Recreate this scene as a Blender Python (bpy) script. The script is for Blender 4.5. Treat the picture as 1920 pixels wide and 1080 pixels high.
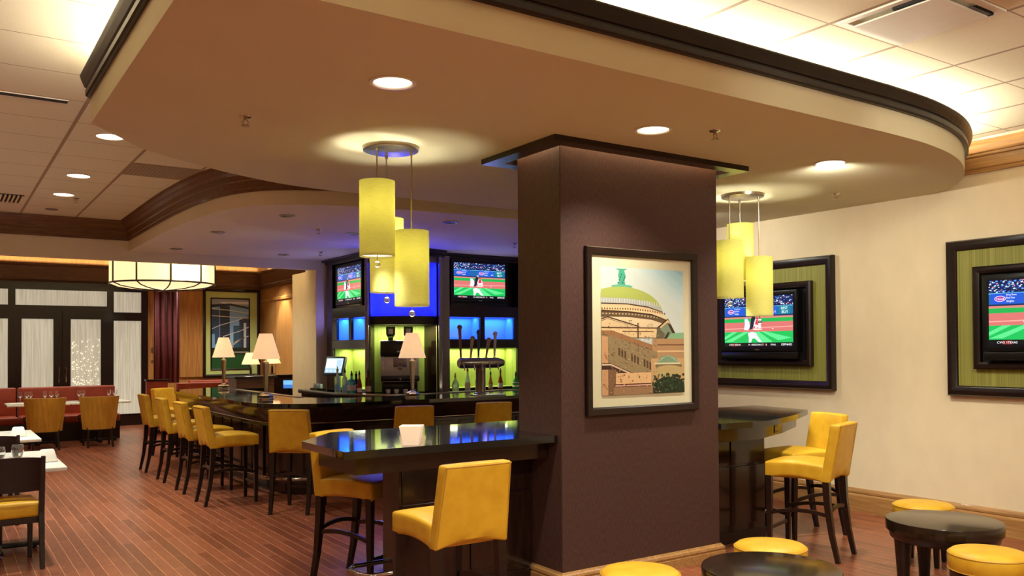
import bpy, bmesh, math, random
from mathutils import Vector, Matrix
random.seed(7)
PI=math.pi; R=math.radians
for o in list(bpy.data.objects): bpy.data.objects.remove(o)
scn=bpy.context.scene; COL=scn.collection

# ------------------------------------------------ camera
def make_camera():
    f=1599.34; yaw,pit,roll=R(33.987),R(.8677),R(-.3708)
    F=Vector((math.sin(yaw),math.cos(yaw),0));Rt=Vector((math.cos(yaw),-math.sin(yaw),0));U=Vector((0,0,1))
    F2=F*math.cos(pit)+U*math.sin(pit);U2=-F*math.sin(pit)+U*math.cos(pit)
    R3=Rt*math.cos(roll)+U2*math.sin(roll);U3=-Rt*math.sin(roll)+U2*math.cos(roll)
    cd=bpy.data.cameras.new('camera');cam=bpy.data.objects.new('camera',cd);COL.objects.link(cam)
    M=Matrix((R3,U3,-F2)).transposed().to_4x4();M.translation=Vector((0,0,1.6));cam.matrix_world=M
    cd.sensor_fit='HORIZONTAL';cd.sensor_width=36;cd.lens=36*f/1920;cd.shift_y=89.29/1920;cd.clip_end=100;cd.clip_start=.05
    scn.camera=cam
make_camera()
# ------------------------------------------------ world and exposure
w=bpy.data.worlds.new('world');scn.world=w;w.use_nodes=True
w.node_tree.nodes['Background'].inputs[0].default_value=(1,.78,.55,1);w.node_tree.nodes['Background'].inputs[1].default_value=.05
vs=scn.view_settings;vs.view_transform='Standard';vs.look='None';vs.gamma=1;vs.use_curve_mapping=False;vs.exposure=0.0
WARM=(1,.985,.84);WARM2=(1,.94,.76);K=1.9

def lamp_spot(x,y,z,e,ang=110,blend=.9,col=WARM,rad=.06,tgt=None):
    l=bpy.data.lights.new('spot_light','SPOT');l.energy=e*K;l.color=col;l.spot_size=R(ang);l.spot_blend=blend;l.shadow_soft_size=rad
    o=bpy.data.objects.new('spot_light',l);COL.objects.link(o);o.location=(x,y,z)
    if tgt: o.rotation_euler=(Vector(tgt)-Vector((x,y,z))).to_track_quat('-Z','Y').to_euler()
    return o
def lamp_area(x,y,z,sx,sy,e,col=WARM,rot=(0,0,0),spread=180):
    l=bpy.data.lights.new('area_light','AREA');l.energy=e*K;l.color=col;l.shape='RECTANGLE';l.size=sx;l.size_y=sy;l.spread=R(spread)
    o=bpy.data.objects.new('area_light',l);COL.objects.link(o);o.location=(x,y,z);o.rotation_euler=rot
    return o
def lamp_point(x,y,z,e,col=WARM,rad=.04):
    l=bpy.data.lights.new('point_light','POINT');l.energy=e*K;l.color=col;l.shadow_soft_size=rad
    o=bpy.data.objects.new('point_light',l);COL.objects.link(o);o.location=(x,y,z)
    return o
ZS=2.965; ZC=3.36; XW=7.42
# ceiling downlights of the dining side (the same positions carry the fixtures below)
TILE_LIGHTS=[(1.17,7.6,1),(1.17,9.47,1),(1.17,10.69,1),(1.17,11.89,0)]
SOFFIT_LIGHTS=[(1.93,3.94),(3.72,3.92),(5.51,3.92)]
for x,y in SOFFIT_LIGHTS: lamp_spot(x,y,ZS+.03,85,115,.8)
for x,y,on in TILE_LIGHTS:
    if on: lamp_spot(x,y,ZC-.03,130,95,.9)
for x,y,e in [(-.7,7.6,95),(-.7,9.5,80),(-.7,11.2,80),(-2.6,8,60),(-2.6,11,60),(-2.5,4.5,60),(-.7,5.7,90),(-2.6,1.5,50)]: lamp_spot(x,y,ZC-.03,e,110,.8)
for x,y,e in [(5.4,.9,45),(6.5,1.2,25),(3.5,.9,150),(1.5,.9,190),(-.6,.9,130),(5.5,-1.5,90),(2.5,-2,120),(0,-2,120)]: lamp_spot(x,y,ZC-.03,e,168,1)  # unseen fill spots added around the camera, no fixtures
# wall washers of the lounge side, aimed at the right wall
for x,y,e,ty in [(4.3,1.6,60,5.2),(4.3,.6,62,4.0),(4.9,-.4,60,2.4),(3.0,1.2,60,6.2)]: lamp_spot(x,y,ZC-.03,e,62,1,tgt=(XW,ty,1.55),rad=.15)
# cove tubes along the big soffit's edge, then added hidden panels behind them
lamp_area(3.3,3.30,3.225,5.0,.05,15,WARM2,(R(-120),0,0))
lamp_area(.92,4.4,3.225,.05,2.3,7,WARM2,(0,R(180-60),0))
for (x0,y0,x1,y1) in ((5.75,3.38,6.35,3.55),(6.4,3.6,7.0,3.95)): lamp_area((x0+x1)/2,(y0+y1)/2,3.225,math.hypot(x1-x0,y1-y0),.05,5,WARM2,(R(-120),0,math.atan2(y1-y0,x1-x0)))
lamp_area(3.9,4.1,3.23,5.6,.1,52,WARM2,(R(-95),0,0));lamp_area(3.9,4.9,3.23,5.6,.1,62,WARM2,(R(-95),0,0))  # upright panels added behind the tubes to spread the ceiling glow
lamp_area(1.5,4.3,3.23,.1,2.2,75,WARM2,(0,R(95),0))  # same kind of added panel for the left edge
# added wall wash spots just under the soffit, without fixtures of their own
lamp_spot(5.51,3.92,2.95,60,150,1,tgt=(XW,5.2,1.9),rad=.08);lamp_spot(6.3,6.3,2.955,45,165,1,tgt=(XW,6.3,2.0),rad=.08)
# cove and unseen ceiling spots of the far dining room
lamp_area(2,12.95,3.2,7,.06,50,WARM2,(R(180),0,0))
for x,y,e in [(1.5,14.9,60),(2.9,17.4,70),(.2,17,60),(4.9,17.0,90),(4.3,18.6,70),(5.7,18.4,80),(1.6,18.6,50),(3.3,13.3,70)]: lamp_spot(x,y,3.4,e,120,.8)  # last spot added to brighten the pier, no fixture
lamp_spot(5.95,18.3,3.3,90,60,.3,tgt=(6.35,18.4,1.0))

# ------------------------------------------------ colour + material helpers
def lin(c):
    return tuple(((v/255)/12.92 if v/255<=.04045 else ((v/255+.055)/1.055)**2.4) for v in c)
MATS={}
def mat(name,col=(128,128,128),rough=.5,metal=0.,spec=.5,emit=0,noise=0,nscale=20,stretch=(1,1,1),bump=0,coat=0,trans=0,ior=1.45,alpha=1,sheen=0,ecol=None,bscale=None,col2=None,lo=.35,hi=.65):
    if name in MATS: return MATS[name]
    m=bpy.data.materials.new(name);m.use_nodes=True;n=m.node_tree.nodes;l=m.node_tree.links
    b=n['Principled BSDF'];c=lin(col)
    b.inputs['Base Color'].default_value=(*c,1);b.inputs['Roughness'].default_value=rough;b.inputs['Metallic'].default_value=metal
    b.inputs['Specular IOR Level'].default_value=spec;b.inputs['Coat Weight'].default_value=coat;b.inputs['Coat Roughness'].default_value=.08
    b.inputs['Transmission Weight'].default_value=trans;b.inputs['IOR'].default_value=ior;b.inputs['Alpha'].default_value=alpha
    if sheen: b.inputs['Sheen Weight'].default_value=sheen
    if emit:
        b.inputs['Emission Color'].default_value=(*(lin(ecol) if ecol else c),1);b.inputs['Emission Strength'].default_value=emit
    tc=n.new('ShaderNodeTexCoord');mp=n.new('ShaderNodeMapping');mp.inputs['Scale'].default_value=stretch
    l.new(tc.outputs['Object'],mp.inputs[0])
    nz=n.new('ShaderNodeTexNoise');nz.inputs['Scale'].default_value=nscale;nz.inputs['Detail'].default_value=5
    l.new(mp.outputs[0],nz.inputs['Vector'])
    rp=n.new('ShaderNodeValToRGB');rp.color_ramp.elements[0].position=lo;rp.color_ramp.elements[1].position=hi
    if col2: c2=lin(col2)
    else: c2=tuple(v*(1-noise) for v in c)
    rp.color_ramp.elements[0].color=(*c2,1);rp.color_ramp.elements[1].color=(*c,1)
    l.new(nz.outputs['Fac'],rp.inputs[0])
    if noise or col2: l.new(rp.outputs[0],b.inputs['Base Color'])
    if bump:
        bp=n.new('ShaderNodeBump');bp.inputs['Strength'].default_value=bump;bp.inputs['Distance'].default_value=.002
        if bscale:
            n2=n.new('ShaderNodeTexNoise');n2.inputs['Scale'].default_value=bscale;n2.inputs['Detail'].default_value=3
            l.new(mp.outputs[0],n2.inputs['Vector']);l.new(n2.outputs['Fac'],bp.inputs['Height'])
        else: l.new(nz.outputs['Fac'],bp.inputs['Height'])
        l.new(bp.outputs[0],b.inputs['Normal'])
    MATS[name]=m;return m
CREAM=mat('cream_paint',(222,208,176),.75,noise=.03,nscale=3,bump=.05,bscale=150)
WALLP=mat('wall_paper_cream',(228,208,172),.7,noise=.05,nscale=6,stretch=(1,1,.6),bump=.15,bscale=60)
SOFF=mat('soffit_paint',(206,196,162),.85,noise=.03,nscale=2)
DARK=mat('espresso_wood',(34,18,13),.3,col2=(22,11,8),nscale=6,stretch=(1,1,8),coat=.08,noise=.4)
DARKH=mat('espresso_wood_gloss',(44,24,16),.18,col2=(26,13,9),nscale=4,stretch=(6,1,1),coat=.3,noise=.4)
TRIMD=mat('bronze_black_trim',(40,32,26),.35,metal=.3,noise=.3,nscale=30)
OAK=mat('oak_wood',(190,136,74),.38,col2=(162,108,54),nscale=3,stretch=(14,14,.6),coat=.15,noise=.3)
OAKH=mat('oak_wood_long',(176,130,76),.4,col2=(146,104,58),nscale=5,stretch=(1,1,14) and (14,.6,14),coat=.1,noise=.3)
OAKD=mat('oak_wood_dark',(116,76,40),.4,col2=(88,54,28),nscale=5,stretch=(1,10,14),coat=.1,noise=.3)
GRAN=mat('black_granite',(9,10,10),.045,spec=.6,coat=.4,col2=(24,26,24),nscale=260,noise=.5,lo=.62,hi=.45)
COLF=mat('plum_wallcovering',(80,54,47),.5,col2=(63,41,36),nscale=60,stretch=(3,3,.5),noise=.3,bump=.4,bscale=220,spec=.35)
YEL=mat('yellow_leather',(216,168,44),.42,col2=(202,152,34),nscale=9,noise=.2,bump=.25,bscale=260,spec=.4)
OCH=mat('ochre_vinyl',(206,158,66),.4,col2=(186,138,50),nscale=6,stretch=(4,4,.5),noise=.2,bump=.1)
RED=mat('rust_leather',(160,66,40),.45,col2=(136,50,30),nscale=5,noise=.3)
STEEL=mat('brushed_steel',(165,158,150),.28,metal=1,noise=.1,nscale=60,stretch=(8,8,.3))
CHROME=mat('chrome',(205,200,192),.12,metal=1,noise=.05)
NICK=mat('satin_nickel',(176,160,138),.3,metal=1,noise=.08,nscale=40)
BLK=mat('black_plastic',(14,14,15),.3,noise=.2,nscale=40)
BLKM=mat('black_matte',(10,9,9),.7,noise=.2,nscale=40)
GLASS=mat('clear_glass',(255,255,255),.02,trans=1,ior=1.45)
WHITE=mat('white_cloth',(236,232,222),.6,noise=.04,nscale=20)
WMET=mat('white_enamel',(225,220,208),.4,noise=.03,nscale=20)
STONE=mat('white_stone_top',(228,226,214),.2,noise=.06,nscale=12)
BOXM=mat('painted_steel_grey',(142,132,124),.35,metal=.6,noise=.1)
def stripes(name,c1,c2,scale,axis='X',rough=.6,emit=0):
    m=bpy.data.materials.new(name);m.use_nodes=True;n=m.node_tree.nodes;l=m.node_tree.links;b=n['Principled BSDF']
    tc=n.new('ShaderNodeTexCoord');mp=n.new('ShaderNodeMapping');mp.inputs['Scale'].default_value=(scale,scale,.15)
    l.new(tc.outputs['Object'],mp.inputs[0]);nz=n.new('ShaderNodeTexNoise');nz.inputs['Scale'].default_value=1;nz.inputs['Detail'].default_value=3
    l.new(mp.outputs[0],nz.inputs['Vector']);rp=n.new('ShaderNodeValToRGB');rp.color_ramp.elements[0].position=.38;rp.color_ramp.elements[1].position=.62
    rp.color_ramp.elements[0].color=(*lin(c1),1);rp.color_ramp.elements[1].color=(*lin(c2),1)
    l.new(nz.outputs['Fac'],rp.inputs[0]);l.new(rp.outputs[0],b.inputs['Base Color']);b.inputs['Roughness'].default_value=rough
    MATS[name]=m;return m
GREENF=stripes('green_striped_fabric',(120,116,44),(146,142,66),150)
GREENP=stripes('lime_striped_paper',(160,186,70),(186,204,96),90)
CURT=stripes('plum_curtain',(104,48,58),(144,80,86),22)
def floor_mat():
    m=bpy.data.materials.new('cherry_planks');m.use_nodes=True;n=m.node_tree.nodes;l=m.node_tree.links;b=n['Principled BSDF']
    tc=n.new('ShaderNodeTexCoord');mp=n.new('ShaderNodeMapping');mp.inputs['Rotation'].default_value=(0,0,R(90))
    l.new(tc.outputs['Object'],mp.inputs[0]);br=n.new('ShaderNodeTexBrick');l.new(mp.outputs[0],br.inputs['Vector'])
    br.inputs['Scale'].default_value=1;br.inputs['Brick Width'].default_value=1.1;br.inputs['Row Height'].default_value=.085
    br.inputs['Mortar Size'].default_value=.0017;br.inputs['Mortar Smooth'].default_value=.2;br.inputs['Bias'].default_value=0;br.offset=.37
    br.inputs['Color1'].default_value=(*lin((152,88,60)),1);br.inputs['Color2'].default_value=(*lin((120,66,44)),1);br.inputs['Mortar'].default_value=(*lin((230,164,124)),1)  # pale seam colour paints in the glint along plank edges
    mp2=n.new('ShaderNodeMapping');mp2.inputs['Scale'].default_value=(30,1.6,1);l.new(tc.outputs['Object'],mp2.inputs[0])
    nz=n.new('ShaderNodeTexNoise');nz.inputs['Scale'].default_value=3;nz.inputs['Detail'].default_value=8;nz.inputs['Roughness'].default_value=.65;l.new(mp2.outputs[0],nz.inputs['Vector'])
    rp=n.new('ShaderNodeValToRGB');rp.color_ramp.elements[0].color=(.5,.45,.42,1);rp.color_ramp.elements[1].color=(1.15,1.1,1.1,1);rp.color_ramp.elements[0].position=.3;rp.color_ramp.elements[1].position=.65
    l.new(nz.outputs['Fac'],rp.inputs[0]);mx=n.new('ShaderNodeMix');mx.data_type='RGBA';mx.blend_type='MULTIPLY';mx.inputs[0].default_value=.75
    l.new(br.outputs['Color'],mx.inputs[6]);l.new(rp.outputs[0],mx.inputs[7]);l.new(mx.outputs[2],b.inputs['Base Color'])
    b.inputs['Roughness'].default_value=.3;b.inputs['Specular IOR Level'].default_value=.5
    bp=n.new('ShaderNodeBump');bp.inputs['Strength'].default_value=.5;bp.inputs['Distance'].default_value=.002;bp.invert=True
    l.new(br.outputs['Fac'],bp.inputs['Height']);b2=n.new('ShaderNodeBump');b2.inputs['Strength'].default_value=.12;b2.inputs['Distance'].default_value=.002
    l.new(nz.outputs['Fac'],b2.inputs['Height']);l.new(bp.outputs[0],b2.inputs['Normal']);l.new(b2.outputs[0],b.inputs['Normal'])
    return m
FLOOR=floor_mat()
def tile_mat():
    m=bpy.data.materials.new('ceiling_tiles');m.use_nodes=True;n=m.node_tree.nodes;l=m.node_tree.links;b=n['Principled BSDF']
    tc=n.new('ShaderNodeTexCoord');sp=n.new('ShaderNodeSeparateXYZ');l.new(tc.outputs['Object'],sp.inputs[0])
    def M(op,a,bb):
        q=n.new('ShaderNodeMath');q.operation=op
        for i,v in enumerate((a,bb)):
            if v is None: continue
            if isinstance(v,(int,float)): q.inputs[i].default_value=v
            else: l.new(v,q.inputs[i])
        return q.outputs[0]
    T=.6315
    def dist(ax,off):
        u=M('DIVIDE',M('SUBTRACT',sp.outputs[ax],off),T);fr=M('FRACT',u,None);return M('MULTIPLY',M('SUBTRACT',.5,M('ABSOLUTE',M('SUBTRACT',fr,.5),None)),T)
    dx=dist(0,.875-6.315);dy=dist(1,2.863-6.315)
    lx=M('LESS_THAN',dx,.014);ly=M('LESS_THAN',dy,.005);g=M('MAXIMUM',lx,ly)
    nz=n.new('ShaderNodeTexNoise');nz.inputs['Scale'].default_value=90;l.new(tc.outputs['Object'],nz.inputs['Vector'])
    rp=n.new('ShaderNodeValToRGB');rp.color_ramp.elements[0].color=(*lin((214,204,176)),1);rp.color_ramp.elements[1].color=(*lin((228,218,192)),1);l.new(nz.outputs['Fac'],rp.inputs[0])
    mx=n.new('ShaderNodeMix');mx.data_type='RGBA';l.new(g,mx.inputs[0]);l.new(rp.outputs[0],mx.inputs[6]);mx.inputs[7].default_value=(*lin((158,134,110)),1)
    l.new(mx.outputs[2],b.inputs['Base Color']);b.inputs['Roughness'].default_value=.9
    bp=n.new('ShaderNodeBump');bp.inputs['Strength'].default_value=.6;bp.inputs['Distance'].default_value=.006;bp.invert=True
    l.new(g,bp.inputs['Height']);l.new(bp.outputs[0],b.inputs['Normal']);return m
TILE=tile_mat()
def attr_mat(name,emit,rough=.5):
    m=bpy.data.materials.new(name);m.use_nodes=True;n=m.node_tree.nodes;l=m.node_tree.links;b=n['Principled BSDF']
    a=n.new('ShaderNodeAttribute');a.attribute_name='Col'
    if emit:
        l.new(a.outputs['Color'],b.inputs['Emission Color']);b.inputs['Emission Strength'].default_value=emit;b.inputs['Base Color'].default_value=(.01,.01,.01,1);b.inputs['Roughness'].default_value=.15
    else: l.new(a.outputs['Color'],b.inputs['Base Color']);b.inputs['Roughness'].default_value=rough
    return m
SCREEN=attr_mat('lit_screen_picture',1.5);PRINT=attr_mat('printed_picture',0,.35)
def shade_mat(name,col,tr,em):
    m=bpy.data.materials.new(name);m.use_nodes=True;n=m.node_tree.nodes;l=m.node_tree.links;n.remove(n['Principled BSDF'])
    out=n['Material Output'];d=n.new('ShaderNodeBsdfDiffuse');t=n.new('ShaderNodeBsdfTranslucent');mx=n.new('ShaderNodeMixShader');mx.inputs[0].default_value=tr
    tc=n.new('ShaderNodeTexCoord');nz=n.new('ShaderNodeTexNoise');nz.inputs['Scale'].default_value=1;mp=n.new('ShaderNodeMapping');mp.inputs['Scale'].default_value=(25,25,160);l.new(tc.outputs['Object'],mp.inputs[0]);l.new(mp.outputs[0],nz.inputs['Vector'])
    rp=n.new('ShaderNodeValToRGB');c=lin(col);rp.color_ramp.elements[0].color=(*[v*.82 for v in c],1);rp.color_ramp.elements[1].color=(*c,1);l.new(nz.outputs['Fac'],rp.inputs[0])
    l.new(rp.outputs[0],d.inputs[0]);l.new(rp.outputs[0],t.inputs[0]);l.new(d.outputs[0],mx.inputs[1]);l.new(t.outputs[0],mx.inputs[2])
    if em:
        e=n.new('ShaderNodeEmission');l.new(rp.outputs[0],e.inputs[0]);e.inputs[1].default_value=em;ad=n.new('ShaderNodeAddShader');l.new(mx.outputs[0],ad.inputs[0]);l.new(e.outputs[0],ad.inputs[1]);l.new(ad.outputs[0],out.inputs[0])
    else: l.new(mx.outputs[0],out.inputs[0])
    return m
SHG=shade_mat('green_linen_shade',(212,206,132),.5,.09)
SHC=shade_mat('cream_linen_shade',(246,222,186),.5,.45)
DRUMM=shade_mat('cream_drum_shade',(250,232,192),.4,.62)
LENS=mat('lamp_lens',(255,246,228),.4,emit=6,ecol=(255,240,214))
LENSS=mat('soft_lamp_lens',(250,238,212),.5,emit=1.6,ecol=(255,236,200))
def frosted(sp=False):
    m=bpy.data.materials.new('frosted_glass_%s'%('beaded' if sp else 'plain'));m.use_nodes=True;n=m.node_tree.nodes;l=m.node_tree.links;b=n['Principled BSDF']
    tc=n.new('ShaderNodeTexCoord');mp=n.new('ShaderNodeMapping');mp.inputs['Scale'].default_value=(55,55,1.3);l.new(tc.outputs['Object'],mp.inputs[0])
    nz=n.new('ShaderNodeTexNoise');nz.inputs['Scale'].default_value=1;nz.inputs['Detail'].default_value=4;nz.inputs['Distortion'].default_value=.6;l.new(mp.outputs[0],nz.inputs['Vector'])
    rp=n.new('ShaderNodeValToRGB');rp.color_ramp.elements[0].color=(*lin((176,166,142)),1);rp.color_ramp.elements[1].color=(*lin((216,206,182)),1);rp.color_ramp.elements[0].position=.35;rp.color_ramp.elements[1].position=.65
    l.new(nz.outputs['Fac'],rp.inputs[0]);l.new(rp.outputs[0],b.inputs['Emission Color']);b.inputs['Emission Strength'].default_value=.7
    b.inputs['Base Color'].default_value=(*lin((150,145,130)),1);b.inputs['Roughness'].default_value=.25
    bp=n.new('ShaderNodeBump');bp.inputs['Strength'].default_value=.5;bp.inputs['Distance'].default_value=.004;l.new(nz.outputs['Fac'],bp.inputs['Height']);l.new(bp.outputs[0],b.inputs['Normal'])
    return m
FROST=frosted()

# ------------------------------------------------ mesh helpers
def BM(): return bmesh.new()
def box(bm,x0,x1,y0,y1,z0,z1,bev=0,seg=2,M=None):
    vs_=[bm.verts.new((x,y,z)) for x in (x0,x1) for y in (y0,y1) for z in (z0,z1)]
    q=[(0,1,3,2),(4,6,7,5),(0,4,5,1),(2,3,7,6),(0,2,6,4),(1,5,7,3)]
    fs=[bm.faces.new([vs_[i] for i in f]) for f in q]
    if M is not None:
        for v in vs_: v.co=M@v.co
    if bev>0:
        es=list({e for f in fs for e in f.edges});bmesh.ops.bevel(bm,geom=es,offset=bev,segments=seg,profile=.5,affect='EDGES')
    return bm
def prism(bm,poly,z0,z1,bev=0,holes=(),top=True,bottom=True):
    loops=[poly]+list(holes)
    for z,do,flip in ((z0,bottom,True),(z1,top,False)):
        pass
    rings=[]
    for z in (z0,z1):
        rings.append([[bm.verts.new((p[0],p[1],z)) for p in lp] for lp in loops])
    faces=[]
    for li,lp in enumerate(loops):
        a,b=rings[0][li],rings[1][li];n=len(lp)
        for i in range(n): faces.append(bm.faces.new((a[i],a[(i+1)%n],b[(i+1)%n],b[i])))
    for k,do in ((0,bottom),(1,top)):
        if not do: continue
        if not holes: faces.append(bm.faces.new(rings[k][0]))
        else:
            es=[]
            for lp in rings[k]:
                for i in range(len(lp)):
                    e=bm.edges.get((lp[i],lp[(i+1)%len(lp)])) or bm.edges.new((lp[i],lp[(i+1)%len(lp)]));es.append(e)
            r=bmesh.ops.triangle_fill(bm,edges=es,use_beauty=True,use_dissolve=False)
    if bev:
        es=[e for e in {e for f in faces for e in f.edges} if e.is_valid and len(e.link_faces)==2 and e.calc_face_angle(0)>.4]
        bmesh.ops.bevel(bm,geom=es,offset=bev,segments=2,profile=.5,affect='EDGES')
    return bm
def lathe(bm,prof,cx=0,cy=0,seg=24,cap0=True,cap1=True,rot=0,ax=None):
    rings=[]
    for r,z in prof:
        rings.append([bm.verts.new((cx+r*math.cos(rot+2*PI*i/seg),cy+r*math.sin(rot+2*PI*i/seg),z)) for i in range(seg)])
    fs=[]
    for a,b in zip(rings,rings[1:]):
        for i in range(seg): fs.append(bm.faces.new((a[i],a[(i+1)%seg],b[(i+1)%seg],b[i])))
    if cap0: bm.faces.new(rings[0][::-1])
    if cap1: bm.faces.new(rings[-1])
    return bm
def tube(bm,pts,r,seg=8,closed=False,r2=None):
    pts=[Vector(p) for p in pts];n=len(pts);rings=[]
    up=Vector((0,0,1))
    for i,p in enumerate(pts):
        if closed: d=pts[(i+1)%n]-pts[i-1]
        else: d=pts[min(i+1,n-1)]-pts[max(i-1,0)]
        d.normalize();a=d.cross(up)
        if a.length<1e-3: a=d.cross(Vector((1,0,0)))
        a.normalize();b=d.cross(a);rr=r if r2 is None else r+(r2-r)*i/(n-1)
        rings.append([bm.verts.new(p+rr*(a*math.cos(2*PI*k/seg)+b*math.sin(2*PI*k/seg))) for k in range(seg)])
    m=n if closed else n-1
    for i in range(m):
        a,b=rings[i],rings[(i+1)%n]
        for k in range(seg): bm.faces.new((a[k],a[(k+1)%seg],b[(k+1)%seg],b[k]))
    if not closed: bm.faces.new(rings[0][::-1]);bm.faces.new(rings[-1])
    return bm
def taper(bm,p0,p1,a0,a1,b0=None,b1=None,bev=.003,dirx=(1,0,0)):
    """square post from p0 to p1 with half sizes a0 (x) b0 (y) at p0 and a1,b1 at p1"""
    b0=a0 if b0 is None else b0;b1=a1 if b1 is None else b1
    q=[]
    for p,a,b in ((p0,a0,b0),(p1,a1,b1)):
        for sx,sy in ((-1,-1),(1,-1),(1,1),(-1,1)): q.append(bm.verts.new((p[0]+sx*a,p[1]+sy*b,p[2])))
    fs=[bm.faces.new([q[i] for i in f]) for f in ((0,3,2,1),(4,5,6,7),(0,1,5,4),(1,2,6,5),(2,3,7,6),(3,0,4,7))]
    if bev: bmesh.ops.bevel(bm,geom=list({e for f in fs for e in f.edges}),offset=bev,segments=1,affect='EDGES')
    return bm
def sweep(bm,path,prof,closed=False):
    """profile [(out,z)] swept along an XY path; out is to the RIGHT of travel"""
    n=len(path);P=[Vector((p[0],p[1])) for p in path];rings=[]
    for i in range(n):
        def nrm(a,b):
            d=(b-a).normalized();return Vector((d.y,-d.x))
        if closed or 0<i<n-1:
            n1=nrm(P[i-1],P[i]);n2=nrm(P[i],P[(i+1)%n]);m=(n1+n2)
            m=m/max(m.length,1e-6);m=m/max(m.dot(n1),.3)
        elif i==0: m=nrm(P[0],P[1])
        else: m=nrm(P[-2],P[-1])
        rings.append([bm.verts.new((P[i].x+m.x*o,P[i].y+m.y*o,z)) for o,z in prof])
    k=len(prof)
    for i in range(n if closed else n-1):
        a,b=rings[i],rings[(i+1)%n]
        for j in range(k): bm.faces.new((a[j],a[(j+1)%k],b[(j+1)%k],b[j]))
    if not closed: bm.faces.new(rings[0]);bm.faces.new(rings[-1][::-1])
    return bm
def frame_ring(bm,w,h,prof,cx=0,cz=0):
    """mitred picture frame in the XZ plane. prof [(inset,y)] closed loop"""
    rings=[]
    for sx,sz in ((-1,-1),(1,-1),(1,1),(-1,1)):
        rings.append([bm.verts.new((cx+sx*(w/2-i),y,cz+sz*(h/2-i))) for i,y in prof])
    k=len(prof)
    for i in range(4):
        a,b=rings[i],rings[(i+1)%4]
        for j in range(k): bm.faces.new((a[j],a[(j+1)%k],b[(j+1)%k],b[j]))
    return bm
def obj(name,bm,m,parent=None,smooth=None,world=False,kind=None):
    if world and parent is not None:
        inv=parent_mat(parent).inverted()
        bmesh.ops.transform(bm,matrix=inv,verts=bm.verts)
    bmesh.ops.recalc_face_normals(bm,faces=bm.faces)
    me=bpy.data.meshes.new(name);bm.to_mesh(me);bm.free();me.materials.append(m)
    o=bpy.data.objects.new(name,me);COL.objects.link(o)
    if parent is not None: o.parent=parent
    if smooth is not None:
        for p in me.polygons: p.use_smooth=True
        if smooth<170: me.set_sharp_from_angle(angle=R(smooth))
    if kind: o['kind']=kind
    return o
def parent_mat(o):
    M=o.matrix_basis.copy()
    while o.parent is not None: o=o.parent;M=o.matrix_basis@M
    return M
def thing(name,label,cat,loc=(0,0,0),rz=0,group=None):
    o=bpy.data.objects.new(name,None);COL.objects.link(o);o.location=loc;o.rotation_euler=(0,0,rz);o.empty_display_size=.1
    return tag(o,label,cat,group)
def tag(o,label,cat,group=None):
    o['label']=label;o['category']=cat
    if group: o['group']=group
    return o
def struct(name,bm,m,parent=None,smooth=None):
    o=obj(name,bm,m,parent,smooth)
    if parent is None: o['kind']='structure'
    return o
def dup(root,loc,rz,label=None,group=None):
    r=root.copy();COL.objects.link(r);r.location=loc;r.rotation_euler=(0,0,rz)
    if label: r['label']=label
    if group: r['group']=group
    for ch in list(root.children):
        c=ch.copy();COL.objects.link(c);c.parent=r
        for g in list(ch.children):
            d=g.copy();COL.objects.link(d);d.parent=c
    return r
class Canvas:
    def __init__(s,w,h,z0=0): s.w=w;s.h=h;s.v=[];s.f=[];s.c=[];s.k=0
    def poly(s,pts,col,step=True):
        if step: s.k+=1
        b=len(s.v);s.v+=[(( p[0]-.5)*s.w,-.00012*s.k,(p[1]-.5)*s.h) for p in pts];s.f.append(list(range(b,b+len(pts))));s.c.append(lin(col))
    def rect(s,x0,y0,x1,y1,col,step=True): s.poly([(x0,y0),(x1,y0),(x1,y1),(x0,y1)],col,step)
    def ell(s,cx,cy,rx,ry,col,n=20,a0=0,a1=2*PI,step=True): s.poly([(cx+rx*math.cos(a0+(a1-a0)*i/n),cy+ry*math.sin(a0+(a1-a0)*i/n)) for i in range(n)],col,step)
    def text(s,t,x,y,h,col,sx=1.0):
        cu=bpy.data.curves.new('t','FONT');cu.body=t;cu.size=1;cu.resolution_u=2;o=bpy.data.objects.new('t',cu);COL.objects.link(o)
        bpy.context.view_layer.update();dg=bpy.context.evaluated_depsgraph_get();me=bpy.data.meshes.new_from_object(o.evaluated_get(dg))
        s.k+=1;b=len(s.v);hh=h/.72;asp=s.h/s.w
        s.v+=[((x+v.co.x*hh*asp*sx-.5)*s.w,-.00012*s.k,(y+v.co.y*hh-.5)*s.h) for v in me.vertices]
        for p in me.polygons: s.f.append([b+i for i in p.vertices]);s.c.append(lin(col))
        bpy.data.objects.remove(o);bpy.data.curves.remove(cu);bpy.data.meshes.remove(me)
    def clip(s):
        W=s.w/2;H=s.h/2;s.v=[(min(max(x,-W),W),y,min(max(z,-H),H)) for x,y,z in s.v]
    def build(s,name,m,parent,loc=(0,0,0)):
        s.clip();me=bpy.data.meshes.new(name);me.from_pydata(s.v,[],s.f);me.materials.append(m)
        ca=me.color_attributes.new('Col','FLOAT_COLOR','CORNER');i=0
        for p,c in zip(me.polygons,s.c):
            for li in p.loop_indices: ca.data[li].color=(*c,1)
        o=bpy.data.objects.new(name,me);COL.objects.link(o);o.parent=parent;o.location=loc
        return o
def arc(cx,cy,r,a0,a1,n): return [(cx+r*math.cos(R(a0+(a1-a0)*i/n)),cy+r*math.sin(R(a0+(a1-a0)*i/n))) for i in range(n+1)]
def circ(cx,cy,r,n=24): return [(cx+r*math.cos(2*PI*i/n),cy+r*math.sin(2*PI*i/n)) for i in range(n)]
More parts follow.
